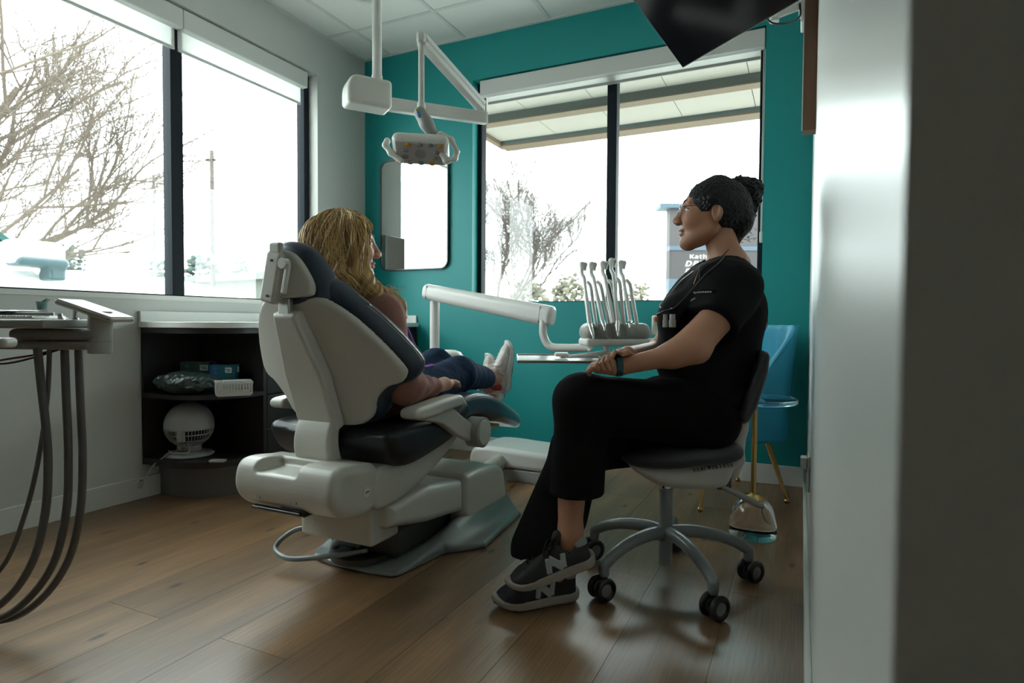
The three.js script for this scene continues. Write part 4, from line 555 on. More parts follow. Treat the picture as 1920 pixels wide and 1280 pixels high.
// ---------- assistant cart at the left ----------
{
  const d = 1.6, S = d / FPX, Zt = CF0.clone().negate(), q = (x, y, dd = d) => P(x, y, dd), t = thing('assistant_cart', 'grey assistant instrument arm with tray, touch pad and hanging hoses', 'instrument arm', V(q(100, 640).x, 0.6, q(100, 640).z)), g = mat(0.4, 0.4, 0.37, 0.4), gd = mat(0.24, 0.23, 0.21, 0.45);
  const bar = (x0, x1, y0, y1, dep, m, n, r = 0.008, dd = d) => part(t, n, frameBox(q((x0 + x1) / 2, (y0 + y1) / 2, dd), CR0, V(0, 1, 0), Zt, (x1 - x0) * S, (y1 - y0) * S, dep, r), m);
  const tray = bar(-160, 152, 598, 614, 0.26, M.plasticGrey, 'tray', 0.008);
  bar(32, 190, 616, 638, 0.07, gd, 'upper_arm', 0.014); bar(-140, 182, 638, 654, 0.07, gd, 'lower_arm', 0.01);
  part(t, 'pivot_column', merge(cyl(q(188, 662), q(188, 584), 20 * S, 20 * S, 36), cyl(q(188, 663), q(188, 661), 17 * S, 20 * S, 36)), g); part(t, 'column_seam', cyl(q(188, 640), q(188, 641), 20.3 * S, 20.3 * S, 36), gd);
  const tx = q(231, 598).sub(q(128, 563)).normalize(), ty = tx.clone().cross(Zt).negate().normalize(); const tz = tx.clone().cross(ty);
  const pad = part(t, 'touch_pad', frameBox(q(179, 583), tx, ty, tz, 108 * S, 0.014, 0.1, 0.006), M.plastic); part(pad, 'pad_glass', frameBox(q(179, 583).addScaledVector(ty, 0.0075), tx, ty, tz, 104 * S, 0.002, 0.095), mat(0.7, 0.75, 0.74, 0.15)); part(pad, 'seam', frameBox(q(179, 583), tx, ty, tz, 108.3 * S, 0.001, 0.1005), M.black);
  part(t, 'handle', frameBox(P(-20, 642, 1.0), CR0, V(0, 1, 0), Zt, 0.075, 0.016, 0.03, 0.007), M.plastic);
  const hz = { r: 0.0115 };
  const hoses = [[[70, 652], [77, 720], [86, 800], [90, 870], [85, 960], [62, 1050], [20, 1115], [-40, 1155], [-120, 1150]], [[93, 652], [89, 740], [74, 850], [48, 960], [5, 1062], [-60, 1120]], [[121, 652], [124, 740], [128, 850], [124, 960], [98, 1060], [50, 1125], [0, 1158], [-90, 1160]], [[147, 652], [151, 760], [155, 860], [150, 960], [128, 1050], [85, 1115], [30, 1155], [-20, 1163], [-110, 1150]]];
  hoses.forEach((h, i) => { const r = i === 1 ? 0.0058 : 0.0098, pts = h.map(([x, y], k) => P(x, y, d + (i - 1.5) * 0.02 + (k > 4 ? -0.01 : 0))), cv = new THREE.CatmullRomCurve3(pts), N = i === 1 ? 60 : 260, rs = []; for (let k = 0; k <= N; k++) rs.push(r * (i === 1 ? 1 : (k % 2 ? 1.025 : 0.975)));
    part(t, 'suction_hose', taperTube(pts, rs, 12, N), M.hose); });
  part(t, 'air_line', tube([q(-40, 682), q(20, 672), q(70, 664), q(112, 652)], 0.0028, 8, 40), mat(0.2, 0.02, 0.03, 0.4), 'dark red line'); part(t, 'air_line', tube([q(-40, 684), q(20, 680), q(70, 668), q(114, 654)], 0.0028, 8, 40), M.black);
  // things on the tray
  const y = q(50, 598).y, onTray = (x, dd = d) => { const p = P(x, 598, dd); p.y = y; return p; };
  const cas = thing('instrument_cassette', 'perforated steel instrument cassette lying on the tray', 'cassette', onTray(40)); const cb = (x0, x1, h0, h1, dep, m, n) => part(cas, n, frameBox(onTray((x0 + x1) / 2).add(V(0, (h0 + h1) / 2, 0)), CR0, V(0, 1, 0), Zt, (x1 - x0) * S, h1 - h0, dep, 0.001), m);
  cb(-60, 98, 0.001, 0.004, 0.12, M.steel, 'base'); for (let i = 0; i < 26; i++) cb(-55 + i * 5.8, -52 + i * 5.8, 0.004, 0.009, 0.12, M.steel, 'rung'); cb(-60, 102, 0.009, 0.017, 0.006, M.steel, 'side_rail'); cb(-60, 26, 0.012, 0.02, 0.05, M.darkSteel, 'clip');
  for (const [x, dd] of [[8, d - 0.02], [40, d + 0.02], [60, d]]) { const a = onTray(x - 40, dd).add(V(0, 0.0205, 0)), b = onTray(x + 28, dd).add(V(0, 0.0205, 0)); single('hand_instrument', x === 8 ? 'slim steel hand instrument with thick grip lying on the cassette' : x === 40 ? 'slim steel probe lying across the middle of the cassette' : 'short bright steel instrument at the cassette edge', 'instrument', taperTube([a, a.clone().lerp(b, 0.5), b], [0.0035, 0.0025, 0.0012], 8, 14), M.chrome, 'hand instruments on the cassette'); }
  const cc = onTray(79).add(V(0, 0.024, 0)); const cup = thing('dappen_cup', 'small blue green plastic cup with an open lid', 'cup', cc); part(cup, 'bowl', lathe([[0, 0], [0.011, 0], [0.0135, 0.022], [0.012, 0.022], [0.0095, 0.002], [0, 0.002]], cc, 24), mat(0.25, 0.42, 0.42, 0.3)); part(cup, 'lid', frameBox(cc.clone().add(V(0, 0.025, 0)).addScaledVector(CR0, 0.011), CR0.clone().applyAxisAngle(Zt, 0.6), V(0, 1, 0).applyAxisAngle(Zt, 0.6), Zt, 0.018, 0.004, 0.016, 0.0015), mat(0.1, 0.2, 0.2, 0.3));
  for (const [x, h, lab] of [[115, 0.014, 'short steel stub standing on the tray'], [141, 0.024, 'taller steel holder standing on the tray beside the touch pad']]) { const c = onTray(x); single('steel_holder', lab, 'holder', merge(cyl(c, c.clone().add(V(0, h, 0)).addScaledVector(CR0, x < 120 ? -0.004 : 0), 0.006, 0.0055), cyl(c, c.clone().add(V(0, 0.004, 0)), 0.009, 0.008)), M.chrome, 'steel holders on the tray'); }
}
// ---------- rolling stool ----------
{
  const c = V(-0.4, 0, -2.05), d = 2.03, S = d / FPX, t = thing('rolling_stool', 'grey five-wheeled saddle stool under the seated assistant', 'stool', c), g = M.stoolGrey, yAt = (py) => P(1250, py, d).y;
  part(t, 'column', merge(cyl(V(c.x, 0.055, c.z), V(c.x, yAt(921), c.z), 0.0225, 0.0225, 32), cyl(V(c.x, yAt(922), c.z), V(c.x, yAt(917), c.z), 0.0235, 0.0235, 32)), g); part(t, 'gas_piston', cyl(V(c.x, yAt(925), c.z), V(c.x, yAt(885), c.z), 0.0145, 0.0145, 24), M.chrome, 'chrome gas piston');
  const c1 = V(-0.554, 0, -1.795), a0 = Math.atan2(c1.z - c.z, c1.x - c.x), R = 0.275;
  for (let i = 0; i < 5; i++) {
    const a = a0 + i * Math.PI * 2 / 5, u = V(Math.cos(a), 0, Math.sin(a)), w = V(-u.z, 0, u.x), at = (r, y) => c.clone().addScaledVector(u, r).setY(y);
    const lp = [[0, 0.158], [0.06, 0.166], [0.12, 0.163], [0.18, 0.151], [0.235, 0.13], [R, 0.106]].map(([r, y]) => at(r, y)); const lg = part(t, 'leg', merge(taperTube(lp, [0.024, 0.0215, 0.0205, 0.0195, 0.0185, 0.0175], 16, 40), meshBox(cap(at(R, 0.104), at(R, 0.082), 0.0178, 0.0168), at(R, 0.09), 0.03, 0.05, 0.03, 0.005), meshBox(cap(at(0, 0.158), at(0.02, 0.158), 0.03, 0.024), at(0.01, 0.158), 0.05, 0.04, 0.05, 0.006)), g);
    const k = at(R + 0.008, 0.0385), sp = V(Math.cos(a + 1.0 + i), 0, Math.sin(a + 1.0 + i)), face = i === 0 ? CF0.clone().negate().applyAxisAngle(V(0, 1, 0), 0.5) : i === 1 ? CF0.clone().negate().applyAxisAngle(V(0, 1, 0), 0.45) : CF0.clone().negate().applyAxisAngle(V(0, 1, 0), 0.5);
    const cs = part(t, 'caster', merge(cyl(k.clone().addScaledVector(face, -0.012), k.clone().addScaledVector(face, 0.012), 0.012), cyl(at(R, 0.06), at(R, 0.09), 0.011)), M.black);
    for (const s of [-1, 1]) { part(cs, 'wheel', new THREE.TorusGeometry(0.0275, 0.0105, 12, 32).applyMatrix4(basis(face.clone().cross(V(0, 1, 0)).negate(), V(0, 1, 0), face, k.clone().addScaledVector(face, s * 0.02))), M.black); part(cs, 'wheel_disc', cyl(k.clone().addScaledVector(face, s * 0.012), k.clone().addScaledVector(face, s * 0.026), 0.0275, 0.0265, 28), mat(0.2, 0.2, 0.19, 0.4)); }
  }
  // seat pad and pan, in the sitter's frame (x' = image right = behind the sitter)
  const X = CR0, Z = CF0.clone().negate(), q = (x, y, dz = 0) => P(x, y, d).addScaledVector(Z, dz);
  const o = q(1269, 838), seatP = poly2(spline2([[-0.2, -0.02], [-0.17, 0.0], [-0.05, 0.022], [0.06, 0.032], [0.15, 0.036], [0.178, 0.022], [0.18, -0.002], [0.165, -0.016], [0.05, -0.03], [-0.1, -0.042], [-0.18, -0.036]], 5));
  const L3 = (f) => (x, y, z) => { const p = V(x - o.x, y - o.y, z - o.z); return f(p.dot(X), p.y, p.dot(Z)); };
  part(t, 'seat_pad', meshBox(L3((u, v, w) => { const e = Math.sqrt(Math.max(0, 1 - (u / 0.22) ** 2)); return smax(seatP(u, v - 0.006 * (w / 0.2) ** 2), Math.abs(w) - 0.2 * (0.35 + 0.65 * e), 0.05); }), o, 0.3, 0.1, 0.3, 0.008), M.stoolPad, 'charcoal vinyl seat pad');
  const panP = poly2(spline2([[-0.18, -0.035], [-0.1, -0.04], [0.06, -0.028], [0.175, -0.015], [0.178, -0.028], [0.165, -0.04], [0.15, -0.055], [0.13, -0.1], [0.02, -0.112], [-0.08, -0.1], [-0.14, -0.07]], 5));
  const pan = part(t, 'seat_pan', meshBox(L3((u, v, w) => slab(panP(u, v), w, 0.13, 0.03)), o.clone().add(V(0, -0.05, 0)), 0.26, 0.1, 0.26, 0.008), M.plastic, 'pale plastic seat pan');
  for (let i = 0; i < 11; i++) part(pan, 'vent_slot', frameBox(q(1280 + i * 6.6, 863 - i * 0.9, 0.1292), X.clone().applyAxisAngle(Z, 0.4), V(0, 1, 0).applyAxisAngle(Z, 0.4), Z, 0.005, 0.01, 0.003), mat(0.12, 0.12, 0.11, 0.6));
  part(t, 'tilt_lever', merge(cyl(q(1325, 893, 0.1), q(1356, 906, 0.13), 0.008), taperTube([q(1352, 903, 0.13), q(1370, 912, 0.14), q(1388, 921, 0.15), q(1396, 924, 0.15)], [0.008, 0.01, 0.011, 0.007], 10, 20)), M.grey, 'grey lever'); part(t, 'lever_socket', frameBox(q(1336, 890, 0.09), X, V(0, 1, 0), Z, 0.045, 0.04, 0.05, 0.006), M.darkSteel);
  // back bracket and pad
  part(t, 'back_bracket', meshBox(U(0.02, chain([q(1362, 878), q(1372, 855), q(1381, 800), q(1396, 738), q(1386, 724)], [0.027, 0.022, 0.017, 0.015, 0.013]).map((f) => (x, y, z) => { const p = V(x - o.x, y - o.y, z - o.z), w = p.dot(Z), cl = Math.max(Math.abs(w) - 0.045, 0) * Math.sign(w); return f(x - Z.x * (w - cl), y, z - Z.z * (w - cl)); })), q(1393, 800), 0.14, 0.2, 0.14, 0.007), M.plastic, 'pale plastic back bracket');
  const bl = [[1407, 664], [1403, 690], [1393, 722], [1384, 750], [1374, 770]].map(([x, y]) => { const p = q(x, y).sub(o); return V(p.dot(X), p.y, 0); }), bcs = chain(bl, [0.019, 0.021, 0.022, 0.022, 0.019]), bD = (u, v) => Math.min(...bcs.map((g) => g(u, v, 0)));
  part(t, 'back_pad', meshBox(L3((u, v, w) => smax(bD(u + 0.9 * w * w, v), Math.abs(w) - 0.17, 0.03)), q(1392, 716), 0.24, 0.15, 0.24, 0.0075), M.stoolPad, 'charcoal vinyl back pad');
}
// ---------- blue velvet chair ----------
{
  const c = V(-0.332, 0, -3.165), f = V(-0.81, 0, 0.587).normalize(), s = V(0.587, 0, 0.81).normalize(), t = thing('velvet_chair', 'blue velvet tub chair with brass legs in the room corner', 'chair', c);
  for (const [x, z] of [[-0.69, -3.27], [-0.404, -2.855], [-0.3, -3.5], [-0.05, -3.18]]) { const p = V(x, 0, z), top = c.clone().lerp(p, 0.62).setY(0.34); part(t, 'leg', merge(cyl(V(p.x, 0.022, p.z), top, 0.0075, 0.0155, 16), new THREE.SphereGeometry(0.014, 14, 10).translate(p.x, 0.014, p.z)), M.brass, 'tapered brass leg'); }
  const lc = (x, z) => [(x - c.x) * f.x + (z - c.z) * f.z, (x - c.x) * s.x + (z - c.z) * s.z];
  part(t, 'seat', meshBox((x, y, z) => { const [a, b] = lc(x, z); const e = Math.hypot(Math.max(Math.abs(a - 0.015) - 0.12, 0), Math.max(Math.abs(b) - 0.13, 0)) - 0.105; return slab(e, y - 0.395, 0.075, 0.03); }, V(c.x, 0.4, c.z), 0.36, 0.12, 0.36, 0.01), M.velvet);
  const rim = (a) => Math.max(0.455, 0.857 - 1.42 * Math.max(0, a + 0.185) - 0.6 * Math.max(0, a + 0.185) ** 2), lean = (y) => Math.max(0, y - 0.45) * 0.11;
  const backF = (x, y, z) => { const [a0, b] = lc(x, z), a = a0 + lean(y), qx = Math.abs(a) - 0.11, qz = Math.abs(b) - 0.115, e = Math.hypot(Math.max(qx, 0), Math.max(qz, 0)) + Math.min(Math.max(qx, qz), 0) - 0.1; const along = Math.abs(a) > Math.abs(b) - 0.02 ? b : a, fl = e < 0 ? 0.006 * Math.abs(Math.sin(along * 36)) : 0; return smax(smax(Math.abs(e) - 0.024 + fl, y - rim(a), 0.025), Math.max(0.31 - y, a - 0.17), 0.02) * 0.8; };
  part(t, 'tub_back', meshBox(backF, V(c.x, 0.58, c.z), 0.38, 0.32, 0.38, 0.0075), M.velvet, 'curved blue velvet back with vertical channels');
  for (const sd of [1, -1]) { const pts = []; for (let i = 0; i <= 14; i++) { const a = -0.2 + 0.36 * i / 14, y = rim(a) - 0.002; pts.push(c.clone().addScaledVector(f, a - lean(y)).addScaledVector(s, sd * (i < 2 ? 0.205 + i * 0.015 : 0.238)).setY(y)); } part(t, 'piping', tube(pts, 0.0042, 6, 60), M.velvet); }
}
// ---------- side table with clear dome base ----------
{
  const c0 = onY(1411, 1004, 0), c = V(c0.x, 0, c0.z), t = thing('side_table', 'round clear acrylic side table with brass rod and glass dome base', 'side table', c), gl = new THREE.MeshPhysicalMaterial({ transmission: 1, roughness: 0.01, ior: 1.48, thickness: 0.1, color: 0xffffff });
  part(t, 'glass_dome', lathe([[0, 0.002], [0.09, 0.002], [0.0915, 0.012], [0.091, 0.05], [0.085, 0.09], [0.072, 0.125], [0.05, 0.152], [0.03, 0.16], [0, 0.162]], c, 64), gl, 'solid clear glass dome'); part(t, 'brass_collar', lathe([[0, 0.158], [0.045, 0.155], [0.047, 0.158], [0.03, 0.17], [0.012, 0.178], [0, 0.178]], c), M.brass);
  part(t, 'rod', cyl(c.clone().add(V(0, 0.17, 0)), c.clone().add(V(0, 0.545, 0)), 0.0105, 0.0105, 24), M.brass); part(t, 'tabletop', lathe([[0, 0.545], [0.155, 0.545], [0.158, 0.548], [0.158, 0.562], [0.155, 0.565], [0, 0.565]], c, 72), new THREE.MeshPhysicalMaterial({ transmission: 1, roughness: 0.02, ior: 1.48, thickness: 0.02, color: new THREE.Color().setRGB(0.75, 0.95, 1) }), 'clear acrylic disc');
}
// ---------- people: shared builders ----------
function headField(o, f, up, k) {                                   // o = head centre, f = facing, up; k = scale; returns local sampler helpers and the skin field
  const s = f.clone().cross(up).normalize(), u = s.clone().cross(f).normalize(), at = (a, b, c) => o.clone().addScaledVector(f, a * k).addScaledVector(u, b * k).addScaledVector(s, c * k), A3 = [f, u, s];
  const e = (a, b, c, rx, ry, rz) => ell(at(a, b, c), rx * k, ry * k, rz * k, A3), c2 = (a, b, ra, rb) => cap(at(...a), at(...b), ra * k, rb * k);
  let F = U(0.03 * k, e(-0.014, 0.022, 0, 0.095, 0.08, 0.07), e(0.03, -0.024, 0, 0.057, 0.077, 0.054), c2([-0.005, -0.056, 0.04], [0.06, -0.092, 0.01], 0.019, 0.018), c2([-0.005, -0.056, -0.04], [0.06, -0.092, -0.01], 0.019, 0.018));
  F = U(0.016 * k, F, e(0.069, -0.098, 0, 0.02, 0.018, 0.02), e(0.055, -0.024, 0.034, 0.028, 0.026, 0.022), e(0.055, -0.024, -0.034, 0.028, 0.026, 0.022), c2([0.076, 0.026, 0.012], [0.066, 0.028, 0.044], 0.009, 0.008), c2([0.076, 0.026, -0.012], [0.066, 0.028, -0.044], 0.009, 0.008));
  for (const g of [1, -1]) { F = cut(F, ball(at(0.088, 0.006, 0.031 * g), 0.0155 * k), 0.014 * k); F = U(0.006 * k, F, ball(at(0.066, 0.004, 0.03 * g), 0.0135 * k)); }
  F = U(0.011 * k, F, c2([0.084, 0.014, 0], [0.107, -0.026, 0], 0.0075, 0.0095), e(0.099, -0.032, 0.0105, 0.0095, 0.0075, 0.0075), e(0.099, -0.032, -0.0105, 0.0095, 0.0075, 0.0075));
  F = U(0.006 * k, F, e(0.085, -0.0575, 0, 0.0095, 0.006, 0.02), e(0.083, -0.069, 0, 0.0095, 0.007, 0.018)); F = cut(F, c2([0.0965, -0.0632, -0.016], [0.0965, -0.0632, 0.016], 0.0045, 0.0045), 0.005 * k);
  for (const g of [1, -1]) { const ea = [f.clone().multiplyScalar(0.95).addScaledVector(u, -0.3).normalize(), u.clone().multiplyScalar(0.95).addScaledVector(f, -0.0).normalize(), s]; let ear = ell(at(-0.014, -0.006, 0.077 * g), 0.0175 * k, 0.031 * k, 0.009 * k, A3); ear = cut(ear, ell(at(-0.009, -0.004, 0.087 * g), 0.0105 * k, 0.021 * k, 0.008 * k, A3), 0.004 * k); F = U(0.005 * k, F, ear); }
  return { F, at, e, c2, A3, u, s };
}
function faceParts(t, H, k, browM, irisM, lipM) {
  for (const g of [1, -1]) {
    const c = H.at(0.0665, 0.004, 0.0302 * g), ey = part(t, 'eye', new THREE.SphereGeometry(0.0136 * k, 18, 14).translate(c.x, c.y, c.z), mat(0.55, 0.53, 0.5, 0.15)); const i = H.at(0.0745, 0.003, 0.0305 * g); part(ey, 'iris', new THREE.SphereGeometry(0.0066 * k, 14, 10).translate(i.x, i.y, i.z), irisM);
    part(t, 'eyelid', tube([H.at(0.074, 0.006, 0.018 * g), H.at(0.0795, 0.0105, 0.029 * g), H.at(0.07, 0.0065, 0.043 * g)], 0.0022 * k, 6, 14), browM);
    part(t, 'eyebrow', taperTube([H.at(0.0865, 0.027, 0.012 * g), H.at(0.0825, 0.034, 0.028 * g), H.at(0.068, 0.032, 0.047 * g)], [0.0028 * k, 0.0032 * k, 0.0012 * k], 6, 14), browM);
  }
  const lips = U(0.003, H.e(0.086, -0.0572, 0, 0.0094, 0.0048, 0.0185), H.e(0.084, -0.069, 0, 0.0094, 0.0058, 0.0165)); part(t, 'lips', meshBox(cut(lips, H.c2([0.0975, -0.0632, -0.016], [0.0975, -0.0632, 0.016], 0.004, 0.004), 0.003), H.at(0.088, -0.063, 0), 0.03, 0.03, 0.03, 0.002), lipM);
}
function finger(pts, r) { return chain(pts, pts.map((_, i) => r * (1 - 0.09 * i))); }
function sneaker(t, o, f, up, k, side, C) {                         // o = heel on the sole, f = toe direction; side = which flank carries the visible letter
  const s = f.clone().cross(up).normalize(), u = s.clone().cross(f).normalize(), at = (a, b, c) => o.clone().addScaledVector(f, a * k).addScaledVector(u, b * k).addScaledVector(s, c * k), A3 = [f, u, s];
  const loc = (x, y, z) => { const p = V(x - o.x, y - o.y, z - o.z).divideScalar(k); return [p.dot(f), p.dot(u), p.dot(s)]; };
  const wid = (a) => 0.036 + 0.011 * Math.exp(-(((a - 0.185) / 0.07) ** 2)) - 0.03 * Math.max(0, (a - 0.225) / 0.05) ** 2;
  const topLine = (a) => a < 0.06 ? 0.098 - a * 0.12 : a < 0.1 ? 0.0908 + (a - 0.06) * 0.25 : 0.1008 - (a - 0.1) * 0.37 - 0.5 * Math.max(0, a - 0.2) ** 1.5;
  const upper = (x, y, z) => { const [a, b, c] = loc(x, y, z); const w = wid(a) * (1 - 0.45 * Math.max(0, (b - 0.03) / 0.1)), q = Math.hypot(Math.max(Math.abs(a - 0.135) - 0.09, 0) / 1, 0); const e = smax(Math.abs(c) - w, smax(b - topLine(a), smax(Math.max(a - 0.27 + Math.max(0, b - 0.03) * 0.45, 0.004 - a - Math.max(0, b - 0.05) * 0.05), 0.018 - b, 0.01), 0.03), 0.022); return e * k * 0.85; };
  let up2 = cut(upper, cap(at(0.055, 0.12, 0), at(0.062, 0.07, 0), 0.032 * k, 0.026 * k), 0.006 * k);
  const c = at(0.135, 0.05, 0), R = 0.2 * k;
  const sh = part(t, 'shoe', meshBox(up2, c, R, R, R, 0.0055), C.upper, C.label);
  const soleF = (x, y, z) => { const [a, b, d] = loc(x, y, z); const lift = 0.022 * Math.max(0, (a - 0.19) / 0.08) ** 2 + 0.012 * Math.max(0, (0.03 - a) / 0.04) ** 2; return smax(smax(Math.abs(d) - wid(a) - 0.004, Math.max(a - 0.272, -a - 0.008), 0.03), Math.abs(b - lift - 0.016) - 0.015 + 0.004 * Math.max(0, (a - 0.1) / 0.16), 0.008) * k * 0.85; };
  part(sh, 'sole', meshBox(soleF, c, R, R, R, 0.0055), C.sole, C.soleLabel);
  if (C.tread) part(sh, 'tread', meshBox((x, y, z) => { const [a, b, d] = loc(x, y, z); return smax(soleF(x, y - 0, z) - 0.0015, (b - 0.006 - 0.022 * Math.max(0, (a - 0.19) / 0.08) ** 2) * k, 0.003); }, c, R, R, R, 0.0055), C.tread);
  // toe overlay, letter on the flank, heel tab, laces, tongue
  part(sh, 'toe_overlay', meshBox((x, y, z) => { const [a, b] = loc(x, y, z); return smax(upper(x, y, z) - 0.0018, Math.max(0.175 - a + 1.4 * Math.max(0, b - 0.035), b - 0.075) * k, 0.004); }, c, R, R, R, 0.0055), C.overlay);
  part(sh, 'heel_tab', meshBox((x, y, z) => { const [a, b] = loc(x, y, z); return smax(up2(x, y, z) - 0.0018, Math.max(a - 0.03 - 0.35 * Math.max(0, b - 0.04), C.heelY - b) * k, 0.004); }, c, R, R, R, 0.0055), C.heel);
  const strokes = (side > 0 ? [[[0.085, 0.036], [0.1, 0.075]], [[0.1, 0.075], [0.125, 0.035]], [[0.125, 0.035], [0.14, 0.07]]] : [[[0.092, 0.034], [0.085, 0.074]], [[0.092, 0.034], [0.132, 0.074]], [[0.138, 0.032], [0.132, 0.074]]]).map(([p, q], i) => { const w = i === 1 ? 0.011 : 0.0088, dx = q[0] - p[0], dy = q[1] - p[1], L = Math.hypot(dx, dy), nx = -dy / L * w, ny = dx / L * w; return [[p[0] + nx, p[1] + ny], [p[0] - nx, p[1] - ny], [q[0] - nx, q[1] - ny], [q[0] + nx, q[1] + ny]]; }).map((p) => poly2(p));
  part(sh, 'side_letter', meshBox((x, y, z) => { const [a, b, d] = loc(x, y, z); return smax(upper(x, y, z) - 0.0028, Math.max(Math.min(...strokes.map((p) => p(a, b))), 0.01 - d * side, 0.03 - b, b - 0.08) * k, 0.002); }, c, R, R, R, 0.0035), C.letter, 'large letter N on the flank');
  const lx = []; for (let i = 0; i < 5; i++) { const a = 0.105 + i * 0.02, y = topLine(a) + 0.001, w = 0.016; lx.push(tube([at(a, y - 0.012, -w), at(a + 0.006, y + 0.003, 0), at(a, y - 0.012, w)], 0.0028 * k, 6, 14)); }
  lx.push(tube([at(0.1, 0.1, 0), at(0.095, 0.12, 0.02 * side), at(0.115, 0.11, 0.034 * side), at(0.105, 0.1, 0.006)], 0.0026 * k, 6, 24), tube([at(0.1, 0.1, 0), at(0.112, 0.118, -0.012), at(0.132, 0.1, -0.02), at(0.142, 0.078, -0.026)], 0.0026 * k, 6, 24), tube([at(0.1, 0.1, 0), at(0.122, 0.1, 0.022 * side), at(0.128, 0.075, 0.034 * side)], 0.0026 * k, 6, 24));
  part(sh, 'laces', merge(lx), C.lace); part(sh, 'tongue', meshBox(U(0.01, cap(at(0.105, 0.075, 0), at(0.082, 0.118, 0), 0.02 * k, 0.015 * k)), at(0.095, 0.1, 0), 0.06, 0.06, 0.06, 0.005), C.overlay);
  return at;
}
// ---------- seated assistant ----------
{
  const D = 2.03, J = (x, y, d = D) => P(x, y, d), N = CF0.clone().negate(), t = thing('person', 'woman in black scrubs with dark curly bun and glasses sitting on the stool', 'person', V(J(1280, 900).x, 0.05, J(1280, 900).z));
  const f = CR0.clone().multiplyScalar(-0.97).addScaledVector(CF0, 0.24).normalize(), k = 1.05, up = V(0, 1, 0).addScaledVector(f, -0.06).normalize(), H = headField(J(1333, 400), f.clone().add(V(0, 0.05, 0)).normalize(), up, k);
  const nb = J(1366, 505), shN = J(1384, 540, 1.885), shF = J(1322, 536, 2.175), elN = J(1306, 655, 1.80), wrN = J(1166, 687, 1.85), elF = J(1236, 660, 2.2), wrF = J(1184, 664, 1.95);
  const hpN = J(1316, 782, 1.93), hpF = J(1312, 800, 2.13), knN = J(1090, 752, 1.88), knF = J(1085, 838, 2.0), anN = J(1068, 1000, 1.835), anF = J(1042, 1072, 1.895);
  const skinBody = U(0.03, cap(H.at(-0.03, -0.07, 0), nb, 0.05, 0.056), cap(nb, J(1340, 560), 0.07, 0.09), chain([J(1340, 560), J(1335, 680), J(1330, 770)], [0.11, 0.1, 0.12]), cap(nb, shN, 0.05, 0.05), cap(nb, shF, 0.05, 0.05), chain([shN, elN, wrN], [0.048, 0.037, 0.026]), cap(shN.clone().lerp(elN, 0.45), elN.clone().lerp(wrN, 0.3), 0.045, 0.038), chain([shF, elF, wrF], [0.05, 0.042, 0.027]), chain([hpN, knN, J(1075, 870, 1.86), anN], [0.075, 0.055, 0.048, 0.036]), chain([hpF, knF, J(1062, 950, 1.94), anF], [0.075, 0.055, 0.048, 0.034]), cap(anN, J(1058, 1040, 1.83), 0.036, 0.03), cap(anF, J(1040, 1112, 1.895), 0.034, 0.03));
  const bodyG = mesher(skinBody, V(-1.05, 0.0, -2.45), V(-0.05, 1.25, -1.5), 0.011);
  const headG = meshBox((x, y, z) => Math.min(H.F(x, y, z), 1), H.at(0.005, -0.01, 0), 0.15, 0.15, 0.15, 0.003);
  // hands: her left rests on the knee, the right folds over its wrist
  const d0 = 1.84, h = (x, y, d) => P(x, y, d);
  const left = U(0.01, cap(wrN, h(1150, 689, 1.85), 0.027, 0.022), chain([h(1150, 689, 1.85), h(1122, 689, 1.855)], [0.022, 0.019]), cap(h(1148, 692, 1.832), h(1120, 692, 1.832), 0.016, 0.014), cap(h(1146, 688, 1.88), h(1118, 686, 1.885), 0.016, 0.014), ...[[1.822, 692], [1.842, 688], [1.864, 686], [1.886, 685]].map(([d, y], i) => U(0.003, finger([h(1122, y, d), h(1109 + i, y - 1, d), h(1103 + i, y + 4, d + 0.004), h(1105 + i, y + 10, d + 0.012)], 0.0082))));
  const rf = [[1153, 659, 1147, 669, 1148, 684, 1.832, 1.797], [1142, 665, 1137, 677, 1143, 692, 1.83, 1.796], [1133, 671, 1128, 681, 1133, 693, 1.833, 1.799], [1125, 676, 1120, 683, 1123, 691, 1.838, 1.806]];
  const palm = U(0.012, cap(wrF, h(1176, 662, 1.9), 0.025, 0.022), cap(h(1176, 663, 1.895), h(1160, 660, 1.862), 0.02, 0.012), cap(h(1170, 668, 1.895), h(1136, 671, 1.862), 0.018, 0.01));
  const fingers = rf.map(([ax, ay, bx, by, cx, cy, da, db]) => U(0.002, finger([h(ax + 9, ay + 2, da + 0.03), h(ax, ay, da - 0.008), h(bx, by, db + 0.002), h(cx, cy, db)], 0.0079))); fingers.push(U(0.004, finger([h(1186, 668, 1.87), h(1176, 661, 1.838), h(1165, 663, 1.82)], 0.0102)));
  const right = (x, y, z) => { let d = palm(x, y, z), m = 9; for (const f of fingers) { const v = f(x, y, z); m = Math.min(m, v); } return smin(d, m, 0.006); };
  const handsG = merge(meshBox(left, h(1128, 690, 1.85), 0.1, 0.09, 0.1, 0.0035), meshBox(right, h(1152, 674, 1.85), 0.11, 0.08, 0.13, 0.0026));
  part(t, 'body', merge(bodyG, headG, handsG), M.skin);
  faceParts(t, H, k, M.hairBlack, mat(0.02, 0.01, 0.006, 0.1), mat(0.4, 0.17, 0.13, 0.5));
  // hair: swept back cap, nape mass and curly bun
  const curl = (x, y, z, a) => a * (Math.sin(x * 260 + 9 * vnoise(x * 40, y * 40, z * 40)) * Math.sin(y * 240 + 7 * vnoise(z * 40, x * 40, y * 40)) * Math.sin(z * 250));
  const hU = U(0.02, ell(J(1347, 387), 0.108, 0.093, 0.097, [CR0, V(0, 1, 0), N]), ell(J(1385, 415), 0.046, 0.05, 0.066, [CR0, V(0, 1, 0), N]), cap(J(1316, 364), J(1345, 354), 0.03, 0.045), cap(J(1380, 430), J(1378, 456), 0.034, 0.016));
